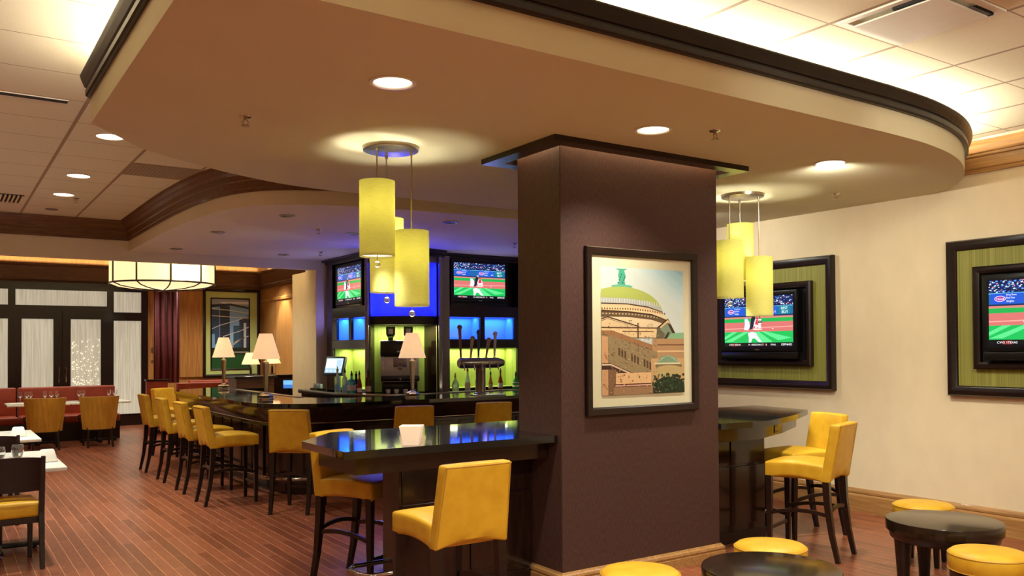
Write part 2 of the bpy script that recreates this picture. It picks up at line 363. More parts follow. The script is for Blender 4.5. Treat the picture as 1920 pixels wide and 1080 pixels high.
def smoothpath(pts,n=6):
    out=[]
    P=[Vector(p) for p in pts]
    for i in range(len(P)-1):
        p0=P[max(i-1,0)];p1=P[i];p2=P[i+1];p3=P[min(i+2,len(P)-1)]
        for k in range(n):
            t=k/n;out.append(tuple(.5*((2*p1)+(-p0+p2)*t+(2*p0-5*p1+4*p2-p3)*t*t+(-p0+3*p1-3*p2+p3)*t**3)))
    out.append(tuple(P[-1]));return out
def inset(poly,d):
    """offset a counter-clockwise polygon inward by d"""
    n=len(poly);out=[];P=[Vector(p) for p in poly]
    for i in range(n):
        a=(P[i]-P[i-1]).normalized();b=(P[(i+1)%n]-P[i]).normalized();n1=Vector((-a.y,a.x));n2=Vector((-b.y,b.x));m=n1+n2;m/=m.length;m/=max(m.dot(n1),.4)
        out.append(tuple(P[i]+m*d))
    return out
# ================================================= SETTING
struct('floor',box(BM(),-5,XW,-4,20.2,-.1,0),FLOOR)
# upper tiled ceiling
struct('ceiling',box(BM(),-5,XW,-4,12.62,ZC,ZC+.08),TILE)
# big curved soffit
FX0,FY0=.76,3.16
outer=[(FX0,FY0)]+[(5.0,3.16)]+smoothpath([(5.0,3.16),(5.55,3.19),(6.1,3.3),(6.6,3.5),(7.0,3.74),(7.3,4.02),(XW,4.25)],5)[1:]+[(XW,6.92)]
outer+=[(3.4,6.92)]+smoothpath([(3.4,6.92),(2.9,6.92),(2.4,6.86),(1.95,6.68),(1.6,6.48),(1.18,6.18),(.98,5.92),(.76,5.62)],5)[1:]
CX0,CX1,CY0,CY1=3.425,4.92,4.5,5.0
pocket=[(3.375,4.43),(4.995,4.43),(4.995,5.09),(3.375,5.09)]
holes=[pocket[::-1]]+[circ(x,y,.108)[::-1] for x,y in SOFFIT_LIGHTS]
b=BM();prism(b,outer,ZS,ZS+.155,holes=holes,top=False)
b.faces.new([b.verts.new((p[0],p[1],ZS+.156)) for p in outer])
struct('ceiling',b,SOFF)
# bronze crown around the top of the big soffit
crown=[(-.01,ZS+.155),(.022,ZS+.155),(.03,ZS+.165),(.03,ZS+.195),(.024,ZS+.20),(.024,ZS+.207),(.035,ZS+.212),(.05,ZS+.25),(.058,ZS+.275),(.058,ZS+.283),(-.01,ZS+.283)]
struct('trim_1',sweep(BM(),outer,crown,closed=True),TRIMD)
# dark frame around the lit pocket at the column head
def ringxy(bm,o,i,z0,z1):
    prism(bm,o,z0,z1,holes=[i[::-1]])
pin=pocket;pout=[(3.255,4.325),(5.085,4.325),(5.085,5.21),(3.255,5.21)]
b=BM();ringxy(b,pout,pin,ZS-.038,ZS+.002);struct('trim_2',b,DARK)
for (x,y,sx,sy) in ((4.18,4.465,1.5,.035),(3.40,4.8,.03,.55),(4.958,4.8,.04,.55)): lamp_area(x,y,ZS+.12,sx,sy,4.5 if sx>1 else 2,(1,.72,.42),(0,0,0))
# walls
struct('wall_right',box(BM(),XW,XW+.15,-4,13.0,0,ZC+.1),WALLP)
struct('wall_left',box(BM(),-5.15,-5,-4,20.2,0,3.6),WALLP)
struct('wall_front',box(BM(),-5,XW,-4.15,-4,0,ZC+.1),WALLP)
struct('wall_center',box(BM(),5.14,XW,12.9,13.0,0,ZC+.1),CREAM)
bprof=[(0,0),(.028,0),(.028,.155),(.024,.165),(.016,.172),(.022,.18),(.022,.195),(.012,.215),(.006,.225),(0,.225)]
struct('baseboard_right',sweep(BM(),[(XW,13),(XW,-4)],bprof),OAKH)
# crown moulding of the tall zone on the right wall
cz=ZC-.28
wprof=[(0,cz),(.02,cz),(.022,cz+.03),(.03,cz+.04),(.03,cz+.13),(.045,cz+.14),(.045,cz+.16),(.055,cz+.165),(.075,cz+.22),(.1,cz+.26),(.105,cz+.279),(0,cz+.279)]
struct('trim_4',sweep(BM(),[(XW,4.2),(XW,-4)],wprof),OAKH)
# bar soffit, header and fascia
BS=smoothpath([(2.17,12.55),(2.17,10.4),(2.19,9.6),(2.24,8.9),(2.36,8.3),(2.62,7.88),(3.1,7.62),(3.7,7.5),(5.0,7.42),(XW,7.42)],5)
b=BM();prism(b,[(p[0]+.0005,p[1]+.0005) for p in BS]+[(XW,12.9),(2.17,12.9)],ZS,ZS+.02);struct('ceiling',b,CREAM)
b=BM();sweep(b,BS,[(0,ZS+.0005),(.0,ZC),(-.06,ZC),(-.06,ZS+.0005)]);struct('wall_fascia',b,CREAM)
b=BM();box(b,-5,5.14,12.55,12.67,2.83,ZC+.1);struct('wall_header',b,CREAM)
cz=3.10
oprof=[(0,cz),(.02,cz),(.022,cz+.03),(.03,cz+.035),(.035,cz+.1),(.05,cz+.11),(.055,cz+.16),(.085,cz+.19),(.09,cz+.2),(.115,cz+.23),(.13,cz+.259),(0,cz+.259)]
struct('trim_5',sweep(BM(),[(-5,12.55)]+BS,oprof),OAKD)
# pier at the end of the bar
struct('wall_pier',box(BM(),4.83,5.14,12.55,13.6,0,2.83),WALLP)
# far dining room
struct('ceiling',box(BM(),-5,6.5,12.67,20.2,3.55,3.62),CREAM)
struct('wall_back',box(BM(),-5,6.5,20.0,20.2,0,3.55),OAK)
struct('wall_end',box(BM(),6.35,6.5,13.0,20.0,0,3.55),OAK)
struct('ceiling',box(BM(),4.83,6.5,12.67,13.0,2.83,3.6),CREAM)
fprof=[(0,3.03),(.03,3.03),(.04,3.07),(.07,3.08),(.075,3.11),(.06,3.13),(.1,3.36),(.13,3.38),(.14,3.42),(0,3.42)]
struct('trim_6',sweep(BM(),[(-5,20),(6.35,20),(6.35,13.0)],fprof),OAKD)
lamp_area(1.5,19.93,3.45,9.5,.06,12,WARM2,(PI,0,0));lamp_area(6.3,17,3.45,.06,5,6,WARM2,(PI,0,0))
struct('trim_7',sweep(BM(),[(6.35,20),(6.35,13.0)],[(0,2.72),(.03,2.73),(.04,2.78),(.02,2.80),(0,2.80)]),OAK)
b=BM();box(b,3.83,4.05,19.94,20,0,3.03);box(b,4.5,5.02,19.96,20,1.0,2.95,.01);struct('trim_3',b,OAK)
b=BM()
for y in (14.2,15.4,16.6,17.8,19.0): box(b,6.345,6.35,y-.006,y+.006,0,2.72)
struct('trim_8',b,OAKD)

# ================================================= COLUMN (structure)
b=BM();box(b,CX0,CX1,CY0,CY1,0,ZS+.139,.004,1);struct('wall_column',b,COLF)
cprof=[(0,0),(.03,0),(.03,.065),(.022,.072),(.026,.08),(.03,.084),(.026,.1),(.014,.108),(.008,.118),(0,.118)]
b=BM();sweep(b,[(CX0,CY1-.1),(CX0,CY0),(CX1,CY0),(CX1,CY1-.1)],cprof);struct('baseboard_column',b,OAKH)

# ================================================= CEILING FIXTURES
def downlight(x,y,z,r,lit,label,group=None,deep=.06,name='recessed_downlight'):
    t=thing(name,label,'ceiling light',(x,y,z),0,group)
    b=BM();lathe(b,[(r+.006,.002),(r+.018,-.001),(r+.018,-.004),(r,-.006),(r-.006,0),(r-.006,.004)],seg=32,cap0=False,cap1=False);obj('trim_ring',b,WMET,t,40)
    b=BM();lathe(b,[(r-.004,.0),(r*.92,deep*.5),(r*.74,deep)],seg=32,cap0=False,cap1=False);obj('reflector',b,LENSS if lit else STEEL,t,60)
    b=BM();lathe(b,[(.001,deep-.004),(r*.74,deep-.002),(r*.74,deep)],seg=32);obj('lens',b,LENS if lit else BOXM,t)
    return t
lb=['recessed downlight glowing at the upper centre of the big curved soffit','recessed downlight in the soffit just above the dark frame of the column head','recessed downlight toward the right end of the curved soffit']
for (x,y),l_ in zip(SOFFIT_LIGHTS,lb): downlight(x,y,ZS,.103,True,l_,'downlights in the curved soffit')
lb=['round downlight in the tiled ceiling, half hidden by the soffit edge','round downlight in the tiled ceiling beside the perforated grille','round downlight in the tiled ceiling next to a black sprinkler','unlit round fitting in the tiled ceiling nearest the dark oak crown']
def flat_light(x,y,z,r,lit,label,group):
    t=thing('recessed_downlight',label,'ceiling light',(x,y,z),0,group)
    b=BM();lathe(b,[(r,0),(r+.014,-.002),(r+.012,-.008),(r,-.01),(r-.004,-.003)],seg=28,cap0=False,cap1=False);obj('trim_ring',b,WMET if lit else BOXM,t,40)
    b=BM();lathe(b,[(.001,-.004),(r,-.004),(r,-.001)],seg=28);obj('lens',b,LENS if lit else BOXM,t)
for (x,y,on),l_ in zip(TILE_LIGHTS,lb): flat_light(x,y,ZC,.105 if on else .06,on,l_,'downlights in the tiled ceiling')
lb=['dark gimbal light in the bar soffit left of the green pendants','dark gimbal light in the bar soffit near its curved left edge','dark gimbal light in the bar soffit right of the green pendants','dark gimbal light in the bar soffit near the blue lit tower','dark gimbal light at the far left of the bar soffit, above the lamps','small dark gimbal light in the bar soffit beside the tallest green shade']
def gimbal(x,y,l_):
    t=thing('gimbal_light',l_,'ceiling light',(x,y,ZS),0,'unlit gimbal lights over the bar')
    b=BM();lathe(b,[(.058,0),(.082,-.002),(.08,-.01),(.06,-.012),(.052,-.002)],seg=24,cap0=False,cap1=False);obj('trim_ring',b,STEEL,t,40)
    b=BM();lathe(b,[(.001,-.006),(.055,-.006),(.055,-.001)],seg=24);obj('lens',b,BLK,t)
for p,l_ in zip([(2.94,8.44),(2.68,10.03),(4.57,7.95),(4.1,11.9),(2.65,11.94),(4.06,9.35)],lb): gimbal(*p,l_)
def sprinkler(x,y,z,l_,first=[None]):
    if first[0] is None:
        t=thing('fire_sprinkler',l_,'sprinkler',(x,y,z),0,'ceiling fire sprinklers')
        b=BM();lathe(b,[(.036,0),(.034,-.006),(.02,-.01),(.012,-.012)],seg=20);obj('escutcheon',b,CHROME,t,50)
        b=BM();tube(b,[(0,0,-.01),(0,0,-.022)],.009,10)
        for s in (-1,1): tube(b,[(s*.008,0,-.02),(s*.017,0,-.032),(s*.012,0,-.045),(0,0,-.052)],.0028,6)
        obj('frame_arms',b,NICK,t,50)
        b=BM();lathe(b,[(.02,-.052),(.02,-.055)],seg=12);
        for k in range(6): box(b,.016,.026,-.003,.003,-.0555,-.0535,M=Matrix.Rotation(k*PI/3,4,'Z'))
        obj('deflector',b,NICK,t);first[0]=t;return t
    return dup(first[0],(x,y,z),0,l_)
for x,y,z,l_ in [(1.49,4.98,ZS,'chrome sprinkler head in the curved soffit left of the pendants'),(4.06,3.72,ZS,'chrome sprinkler head in the curved soffit above the column'),(6.64,4.67,ZS,'chrome sprinkler head in the soffit near the right wall'),
    (3.57,9.19,ZS,'sprinkler head in the bar soffit left of the tall green shade'),(4.43,11.34,ZS,'sprinkler head in the bar soffit above the left television'),(6.2,9.13,ZS,'sprinkler head in the bar soffit above the centre television'),(1.32,10.9,ZC,'small black sprinkler head in the tiled ceiling beside a downlight')]: sprinkler(x,y,z,l_)
# grilles
t=thing('perforated_return_grille','square perforated return grille set in the tiled ceiling beside the soffit','air grille',(1.82,8.86,ZC))
b=BM();box(b,-.3,.3,-.3,.3,-.003,-.001);obj('backing',b,mat('grille_grey',(150,132,108),.7),t)
b=BM()
for i in range(17): box(b,-.29+i*.036,-.278+i*.036,-.29,.29,-.0045,-.003)
for i in range(17): box(b,-.29,.29,-.29+i*.036,-.278+i*.036,-.0044,-.0031)
obj('perforated_face',b,mat('grille_face',(168,150,124),.7),t)
t=thing('louvred_supply_grille','black slatted supply grille in the tiled ceiling at the left edge','air grille',(.5,11.28,ZC))
b=BM();box(b,-.31,.31,-.29,.29,-.006,-.001);obj('backing',b,BLKM,t)
for i in range(15):
    b=BM();box(b,-.3+i*.042,-.282+i*.042,-.28,.28,-.02,-.006);obj('slat',b,CREAM,t)
t=thing('linear_slot_diffuser','long black slot air diffuser in the tiled ceiling at the left','air grille',(-.55,6.72,ZC))
b=BM();box(b,-1.3,1.31,-.035,.035,-.004,-.001);obj('slot',b,BLKM,t)
b=BM();box(b,-1.3,1.31,-.05,-.035,-.004,-.001);box(b,-1.3,1.31,.035,.05,-.004,-.001);obj('flange',b,WMET,t)
t=thing('ceiling_air_diffuser','square white air diffuser with a lowered centre plate in the bright tiled ceiling','air grille',(4.345,2.53,ZC))
b=BM();frame=[(-.3,.3),(-.25,.25)]
prism(b,[(-.3,-.3),(.3,-.3),(.3,.3),(-.3,.3)],-.012,-.001,holes=[[(-.26,.26),(.26,.26),(.26,-.26),(-.26,-.26)]]);obj('frame',b,WMET,t)
b=BM();prism(b,[(-.235,-.235),(.235,-.235),(.235,.235),(-.235,.235)],-.034,-.026,.003);obj('centre_plate',b,WMET,t)
b=BM();box(b,-.255,-.17,-.255,.0,-.024,-.002);obj('duct_opening',b,BLKM,t);b=BM();box(b,.1,.255,-.255,-.19,-.024,-.002);obj('duct_opening',b,BLKM,t)
b=BM()
for i in range(9): box(b,.05+i*.02,.062+i*.02,-.255,-.12,-.0245,-.0235)
obj('perforated_strip',b,BOXM,t)

# ================================================= PENDANTS
def pendant(x,y,shades,label,rz=0):
    t=thing('pendant_cluster',label,'pendant lamp',(x,y,ZS),rz,'green cluster pendants')
    b=BM();lathe(b,[(.19,0),(.19,-.004),(.186,-.024),(.17,-.028),(.07,-.028),(.03,-.034),(.001,-.034)],seg=48);obj('canopy',b,NICK,t,50)
    for (sx,sy,zt,zb) in shades:
        b=BM();tube(b,[(sx,sy,-.02),(sx,sy,zt-ZS-.06)],.0055,10);lathe(b,[(.011,-.05),(.011,-.028)],sx,sy,12);obj('rod',b,NICK,t,50)
        r=.117;b=BM();zt_,zb_=zt-ZS,zb-ZS
        lathe(b,[(r,zb_),(r,zt_),(r-.003,zt_),(r-.003,zb_)],sx,sy,40,False,False)
        rings=b.verts[:];k=40
        for i in range(k):
            b.verts.ensure_lookup_table();b.faces.new((b.verts[3*k+i],b.verts[3*k+(i+1)%k],b.verts[(i+1)%k],b.verts[i]))
        sh=obj('lamp_shade',b,SHG,t,50)
        b=BM();lathe(b,[(.001,zb_+.012),(r-.004,zb_+.012),(r-.004,zb_+.016),(.001,zb_+.016)],sx,sy,32);d=obj('diffuser',b,LENSS,t)
        b=BM()
        for zz in (zt_-.012,):
            for a in range(3): tube(b,[(sx,sy,zz),(sx+(r-.004)*math.cos(a*2.094),sy+(r-.004)*math.sin(a*2.094),zz)],.002,6)
        obj('spider',b,NICK,t)
        b=BM();tube(b,[(sx,sy,zb_+.012),(sx,sy,zb_-.03)],.004,8);obj('finial_stem',b,NICK,t)
        b=BM();bmesh.ops.create_uvsphere(b,u_segments=20,v_segments=12,radius=.021,matrix=Matrix.Translation((sx,sy,zb_-.05)));obj('finial_ball',b,GLASS,t,180)
        wx=x+math.cos(rz)*sx-math.sin(rz)*sy;wy=y+math.sin(rz)*sx+math.cos(rz)*sy
        lamp_point(wx,wy,zt-.17,7,WARM,.03)
        lamp_spot(wx,wy,zb-.02,13,130,.9)
    return t
pendant(2.54,5.22,[(-.13,-.06,2.712,2.212),(.03,.13,2.50,1.99),(.125,-.06,2.40,1.89)],'cluster of three green linen cylinder pendants hanging over the left high table')
pendant(5.99,5.17,[(-.15,.02,2.545,2.035),(.1,.12,2.725,2.2),(.07,-.12,2.40,1.875)],'cluster of three green linen cylinder pendants beside the right wall television')

# ================================================= BAR STOOLS
def grid_box(bm,x0,x1,y0,y1,z0,z1,bev,nx=8,ny=8,nz=2,fn=None):
    t=bmesh.new();box(t,x0,x1,y0,y1,z0,z1)
    def cut(axis,n,a,c):
        for i in range(1,n):
            v=a+(c-a)*i/n;no=[0,0,0];no[axis]=1;co=[0,0,0];co[axis]=v
            bmesh.ops.bisect_plane(t,geom=t.verts[:]+t.edges[:]+t.faces[:],plane_co=co,plane_no=no)
    es=t.edges[:];bmesh.ops.bevel(t,geom=es,offset=bev,segments=3,profile=.5,affect='EDGES')
    cut(0,nx,x0,x1);cut(1,ny,y0,y1);cut(2,nz,z0,z1)
    if fn:
        for v in t.verts: v.co=Vector(fn(v.co.x,v.co.y,v.co.z))
    me=bpy.data.meshes.new('tmp');t.to_mesh(me);t.free();bm.from_mesh(me);bpy.data.meshes.remove(me);return bm
def make_stool(label,group,loc,rz):
    t=thing('bar_stool',label,'bar stool',loc,rz,group)
    W=.215;Y0=-.215;Y1=.245
    def fs(x,y,z):
        u=(z-.585)/.125; sx=x/W; sy=(y-Y0)/(Y1-Y0)
        ar=.035*(1-(2*sy-1)**2)*abs(sx)**4+.03*(1-sx*sx)*(max(0,(2*sy-1))**6)
        z2=z+(1-min(max(u,0),1))*ar
        if u>.5: z2+=.03*math.sin(PI*min(max(sy*.9+.05,0),1))*(1-sx**4*.6)
        return (x*(1-.02*sy),y,z2)
    seat=obj('seat',grid_box(BM(),-W,W,Y0,Y1,.585,.71,.016,8,10,3,fs),YEL,t,60)
    def fb(x,y,z):
        u=(z-.585)/(1.02-.585);sx=x/.215
        x2=x*(1-.09*u);y2=y-.075*u-.012*(1-sx*sx)*u
        z2=z+(.03*(1-sx*sx) if z<.60 else 0)+(.004*(1-sx*sx) if u>.9 else 0)
        return (x2,y2,z2)
    back=obj('backrest',grid_box(BM(),-.217,.217,-.262,-.185,.585,1.02,.014,6,2,10,fb),YEL,t,60)
    b=BM()
    for s in (-1,1):
        pts=[]
        for u in [i/8 for i in range(9)]:
            z=.6+u*(1.008-.6);x=s*(.217*(1-.09*u)-.009);pts.append((x,-.262-.075*u-.002,z))
        tube(b,pts,.0028,6)
    tube(b,[(x,-.262-.073-.012*(1-(x/.2)**2)-.001,1.01) for x in (-.195,-.1,0,.1,.195)],.0028,6)
    obj('piping',b,OCH,back,60)
    for sx in (-1,1):
        b=BM();taper(b,(sx*.188,.215,0),(sx*.188,.213,.61),.016,.024,.016,.024);obj('leg',b,DARK,t)
        b=BM()
        # rear legs curve backwards
        q=[(sx*.186,-.305,0),(sx*.188,-.262,.2),(sx*.19,-.235,.42),(sx*.19,-.225,.61)];h=[.016,.019,.023,.025];rings=[]
        for p,a in zip(q,h): rings.append([b.verts.new((p[0]+dx*a,p[1]+dy*a,p[2])) for dx,dy in ((-1,-1),(1,-1),(1,1),(-1,1))])
        for r0,r1 in zip(rings,rings[1:]):
            for i in range(4): b.faces.new((r0[i],r0[(i+1)%4],r1[(i+1)%4],r1[i]))
        b.faces.new(rings[0][::-1]);b.faces.new(rings[-1]);obj('leg',b,DARK,t)
    def stre(p0,p1,rise,name='stretcher'):
        b=BM();p0=Vector(p0);p1=Vector(p1);d=(p1-p0).normalized();sd=Vector((-d.y,d.x,0))*.009;rings=[]
        for i in range(9):
            u=i/8;p=p0+(p1-p0)*u;z=p.z+rise*(1-(2*u-1)**2)
            rings.append([b.verts.new((p.x+s*sd.x,p.y+s*sd.y,z+dz)) for s,dz in ((-1,-.014),(1,-.014),(1,.014),(-1,.014))])
        for r0,r1 in zip(rings,rings[1:]):
            for i in range(4): b.faces.new((r0[i],r0[(i+1)%4],r1[(i+1)%4],r1[i]))
        b.faces.new(rings[0][::-1]);b.faces.new(rings[-1]);return obj(name,b,DARK,t)
    for s in (-1,1): stre((s*.189,.2,.32),(s*.188,-.24,.34),.03)
    stre((-.18,-.243,.36),(.18,-.243,.36),.03);stre((-.178,.215,.2),(.178,.215,.2),0,'footrest')
    return t
GS='yellow leather bar stools'
st0=make_stool('yellow leather bar stool pulled out in front of the left high table',GS,(2.28,4.02,0),R(0))
for x,y,a,l_ in [
 (2.47,5.52,-155,'yellow bar stool tucked under the left end of the high table, half hidden'),
 (5.60,4.24,17,'yellow bar stool seen side on at the right high table, nearest the round pouf'),
 (6.15,4.70,75,'yellow bar stool behind the side-on stool, beside the right wall'),
 (2.585,9.2,-90,'nearest stool of the row along the left side of the bar'),
 (2.585,10.12,-90,'second stool from the near end of the row along the left side of the bar'),
 (2.585,11.12,-90,'third stool from the near end of the row along the left side of the bar'),
 (2.585,12.2,-90,'farthest yellow stool of the row along the left side of the bar'),
 (3.03,8.33,-40,'yellow stool standing at the rounded corner of the bar with its back to the aisle'),
 (4.12,8.08,-14,'stool at the front of the bar whose back shows just above the white votive holder'),
 (5.06,8.06,-12,'stool at the front of the bar nearest the column, only its back top showing'),
 (3.05,13.75,-150,'dull olive lit stool at the far end of the bar by the red booth')]:
    dup(st0,(x,y,0),R(a),l_,GS)

# ================================================= HIGH TABLE AROUND THE COLUMN
ZT=1.02
slab=[(1.915,4.545),(3.42,4.545),(3.42,5.01),(4.925,5.01),(4.925,4.48),(5.42,4.44),(6.05,4.68),(6.65,5.0),(6.75,5.70),(2.30,5.70),(1.92,5.24)]
t=thing('granite_high_table','long black granite high table that wraps behind the brown column','table',(4.2,5.3,0))
obj('tabletop',prism(BM(),slab,ZT-.045,ZT,.006),GRAN,t,40,world=True)
apl=[(2.02,4.64),(3.41,4.64),(3.41,5.05),(4.94,5.05),(4.94,4.57),(5.42,4.54),(6.01,4.77),(6.56,5.06),(6.65,5.61),(2.35,5.61),(2.02,5.21)]
obj('apron',prism(BM(),apl,ZT-.155,ZT-.045,.003),DARKH,t,30,world=True)
def base(x0,x1,y0,y1,panels):
    b=BM();box(b,x0,x1,y0,y1,.0,ZT-.165);o=obj('base_cabinet',b,DARKH,t,world=True)
    b=BM();box(b,x0-.012,x1+.0,y0-.014,y1,0,.09,.004);obj('plinth',b,DARK,o,world=True)
    b=BM()
    for px0,px1 in panels: box(b,px0,px1,y0-.01,y0,.14,.62,.004);box(b,px0,px1,y0-.01,y0,.635,ZT-.175,.004)
    obj('panel',b,DARKH,o,world=True)
base(2.40,3.415,4.84,5.07,[(2.42,2.90),(2.92,3.41)])
base(4.935,5.80,4.80,5.07,[(4.95,5.36),(5.38,5.78)])
def rail(pts,z,par,r=.016,posts=()):
    b=BM();tube(b,[(p[0],p[1],z) for p in pts],r,12)
    for px,py,ex,ey in posts:
        tube(b,[(px,py,z),(px,py,z-.06),((px+ex)/2,(py+ey)/2,z-.1),(ex,ey,z-.1)],.008,8)
    return obj('foot_rail',b,CHROME,par,60,world=True)
rail([(2.40,4.88),(2.24,4.88),(2.18,4.95),(2.18,5.10),(2.24,5.17),(3.3,5.17)],.2,t,posts=[(2.6,5.17,2.6,5.07),(3.2,5.17,3.2,5.07)])
rail([(5.80,4.85),(5.87,4.85),(5.91,4.9),(5.91,5.11),(5.86,5.17),(5.1,5.17)],.2,t,posts=[(5.3,5.17,5.3,5.07)])
# socket on the apron
a_=Vector((5.42,4.54));c_=Vector((6.01,4.77));d_=(c_-a_).normalized();p_=a_+d_*.43
o_=thing('power_outlet','small framed power outlet on the wooden apron of the right high table','outlet',(p_.x,p_.y,ZT-.105),math.atan2(d_.y,d_.x))
b=BM();box(b,-.045,.045,-.006,-.0005,-.034,.034,.002);obj('cover_plate',b,BLK,o_)
for s in (-1,1):
    b=BM();lathe(b,[(.014,0),(.014,.002),(.001,.002)],seg=16);bmesh.ops.transform(b,matrix=Matrix.Translation((s*.019,-.0055,0))@Matrix.Rotation(PI/2,4,'X'),verts=b.verts);obj('socket',b,BOXM,o_)
# votive
t=thing('votive_holder','white tapered square votive candle holder on the black high table','candle holder',(2.40,4.66,ZT),R(-36))
b=BM()
for (a0,a1,z0,z1) in ((.045,.066,0,.115),):
    vs0=[b.verts.new((sx*a,sy*a,z)) for a,z in ((.046,0),(.067,.115),(.06,.115),(.042,.01)) for sx,sy in ((-1,-1),(1,-1),(1,1),(-1,1))]
    for k in range(3):
        for i in range(4): b.faces.new((vs0[k*4+i],vs0[k*4+(i+1)%4],vs0[k*4+4+(i+1)%4],vs0[k*4+4+i]))
    b.faces.new(vs0[0:4][::-1]);b.faces.new(vs0[12:16])
obj('holder',b,mat('frosted_white_glass',(245,225,205),.4,emit=.35,ecol=(255,210,170)),t)
b=BM();lathe(b,[(.019,.011),(.019,.03),(.001,.03)],seg=16);obj('candle',b,WHITE,t)

# ================================================= MAIN BAR
BZ=1.02
top=[(XW-.01,8.74),(3.95,8.74)]+smoothpath([(3.95,8.74),(3.5,8.78),(3.15,8.93),(2.92,9.22),(2.84,9.7)],5)[1:]+[(2.84,12.95),(3.05,13.4),(3.5,13.72),(4.0,13.78)]
inn=[(4.22,13.0),(3.78,12.9),(3.74,10.05),(3.86,9.78),(4.12,9.66),(XW-.01,9.62)]
ccw=top[::-1];
cnt=thing('bar_countertop','polished black granite worktop of the long bar with a rounded corner','countertop',(3.3,9.3,0))
poly=top+inn
obj('stone_slab',prism(BM(),poly,BZ-.04,BZ,.006),GRAN,cnt,40,world=True)
bc=thing('bar_counter','dark panelled bar counter body under the black granite top','bar',(3.3,9.3,0))
def off(path,d):
    out=[];P=[Vector(p) for p in path];n=len(P)
    for i in range(n):
        a=(P[i]-P[max(i-1,0)]);b_=(P[min(i+1,n-1)]-P[i])
        if a.length<1e-6:a=b_
        if b_.length<1e-6:b_=a
        a.normalize();b_.normalize();n1=Vector((a.y,-a.x));n2=Vector((b_.y,-b_.x));m=(n1+n2).normalized();m/=max(m.dot(n1),.5);out.append(P[i]+m*d)
    return out
def skin(path,rows,closed=True):
    """rows [(offset inward,z)] lofted along path; right of travel is inward here"""
    b=BM();rings=[]
    for d,z in rows: rings.append([b.verts.new((p.x,p.y,z)) for p in off(path,d)])
    for r0,r1 in zip(rings,rings[1:]):
        for i in range(len(path)-1): b.faces.new((r0[i],r0[i+1],r1[i+1],r1[i]))
    return b
# travel along top path is -X then +Y : right side of travel is +Y then +X = inward
obj('canopy_apron',skin(top,[(.02,BZ-.04),(.03,BZ-.09),(.14,.80),(.15,.785),(.24,.785)]),DARKH,bc,40,world=True)
b=BM();P=off(top,.137);tube(b,[(p.x,p.y,.80) for p in P],.006,8);obj('metal_edge_strip',b,CHROME,bc,60,world=True)
obj('front_panel',skin(top,[(.23,.785),(.23,.14),(.30,.14),(.30,0)]),DARKH,bc,30,world=True)
P=off(top,.225)
for k in range(0,9):
    y=9.6+k*.42
    b=BM();box(b,3.062,3.072,y,y+.36,.18,.74,.004);obj('raised_panel',b,DARKH,bc,world=True)
for k in range(0,8):
    x=4.0+k*.42
    b=BM();box(b,x,x+.36,8.962,8.972,.18,.74,.004);obj('raised_panel',b,DARKH,bc,world=True)
obj('inner_panel',skin([Vector(p) for p in inn],[(.03,BZ-.045),(.03,0)]),DARK,bc,30,world=True)
P=off(top,.10);pts=[(p.x,p.y) for p in P]
posts=[(2.94,y,3.07,y) for y in (9.9,10.7,11.5,12.3)]+[(x,8.84,x,8.97) for x in (4.3,5.1,5.9,6.7)]
rail(pts,.2,bc,.02,posts)
# bar mats edge: steel strip on the service side
b=BM();
for p0,p1 in (((3.66,12.9),(3.66,10.1)),): box(b,3.64,3.73,10.1,12.9,BZ+.0005,BZ+.006,.002)
t=thing('bar_rail_mat','thin steel drip rail lying along the inner edge of the bar top','drip rail',(3.69,11.5,BZ));obj('rail_mat',b,STEEL,t,world=True)

# ---- bar lamps
def make_lamp(label,loc,rz,group):
    t=thing('table_lamp',label,'table lamp',loc,rz,group)
    b=BM();lathe(b,[(.088,0),(.088,.012),(.078,.02),(.086,.045),(.07,.06),(.032,.075),(.02,.085)],seg=6,rot=PI/6);obj('base',b,NICK,t)
    b=BM();lathe(b,[(.016,.08),(.02,.1),(.038,.42),(.034,.44),(.018,.452),(.012,.47),(.012,.5)],seg=4,rot=PI/4);obj('stem',b,NICK,t)
    b=BM();z0,z1=.475,.775;k=32
    lathe(b,[(.165,z0),(.075,z1),(.072,z1),(.162,z0)],seg=k,cap0=False,cap1=False);b.verts.ensure_lookup_table()
    for i in range(k): b.faces.new((b.verts[3*k+i],b.verts[3*k+(i+1)%k],b.verts[(i+1)%k],b.verts[i]))
    obj('lamp_shade',b,SHC,t,50)
    b=BM();
    for a in range(3): tube(b,[(0,0,.765),(.073*math.cos(a*2.1),.073*math.sin(a*2.1),.765)],.002,6)
    tube(b,[(0,0,.5),(0,0,.765)],.003,6);tube(b,[(0,0,.765),(0,0,.785)],.006,8);obj('harp',b,NICK,t)
    b=BM();bmesh.ops.create_uvsphere(b,u_segments=12,v_segments=8,radius=.028,matrix=Matrix.Translation((0,0,.60)));obj('bulb',b,LENSS,t,180)
    return t
GL='table lamps standing on the bar'
l0=make_lamp('silver table lamp with a cream shade on the bar, in front of the oak wall',(3.22,9.98,BZ),.2,GL)
dup(l0,(3.60,13.15,BZ),.5,'table lamp at the far end of the bar, in front of the green framed picture',GL)
dup(l0,(4.76,9.22,BZ),.1,'table lamp on the bar in front of the coffee machine',GL)
for x,y in ((3.22,9.98),(3.60,13.15),(4.76,9.22)): lamp_point(x,y,BZ+.60,10,WARM2,.03)

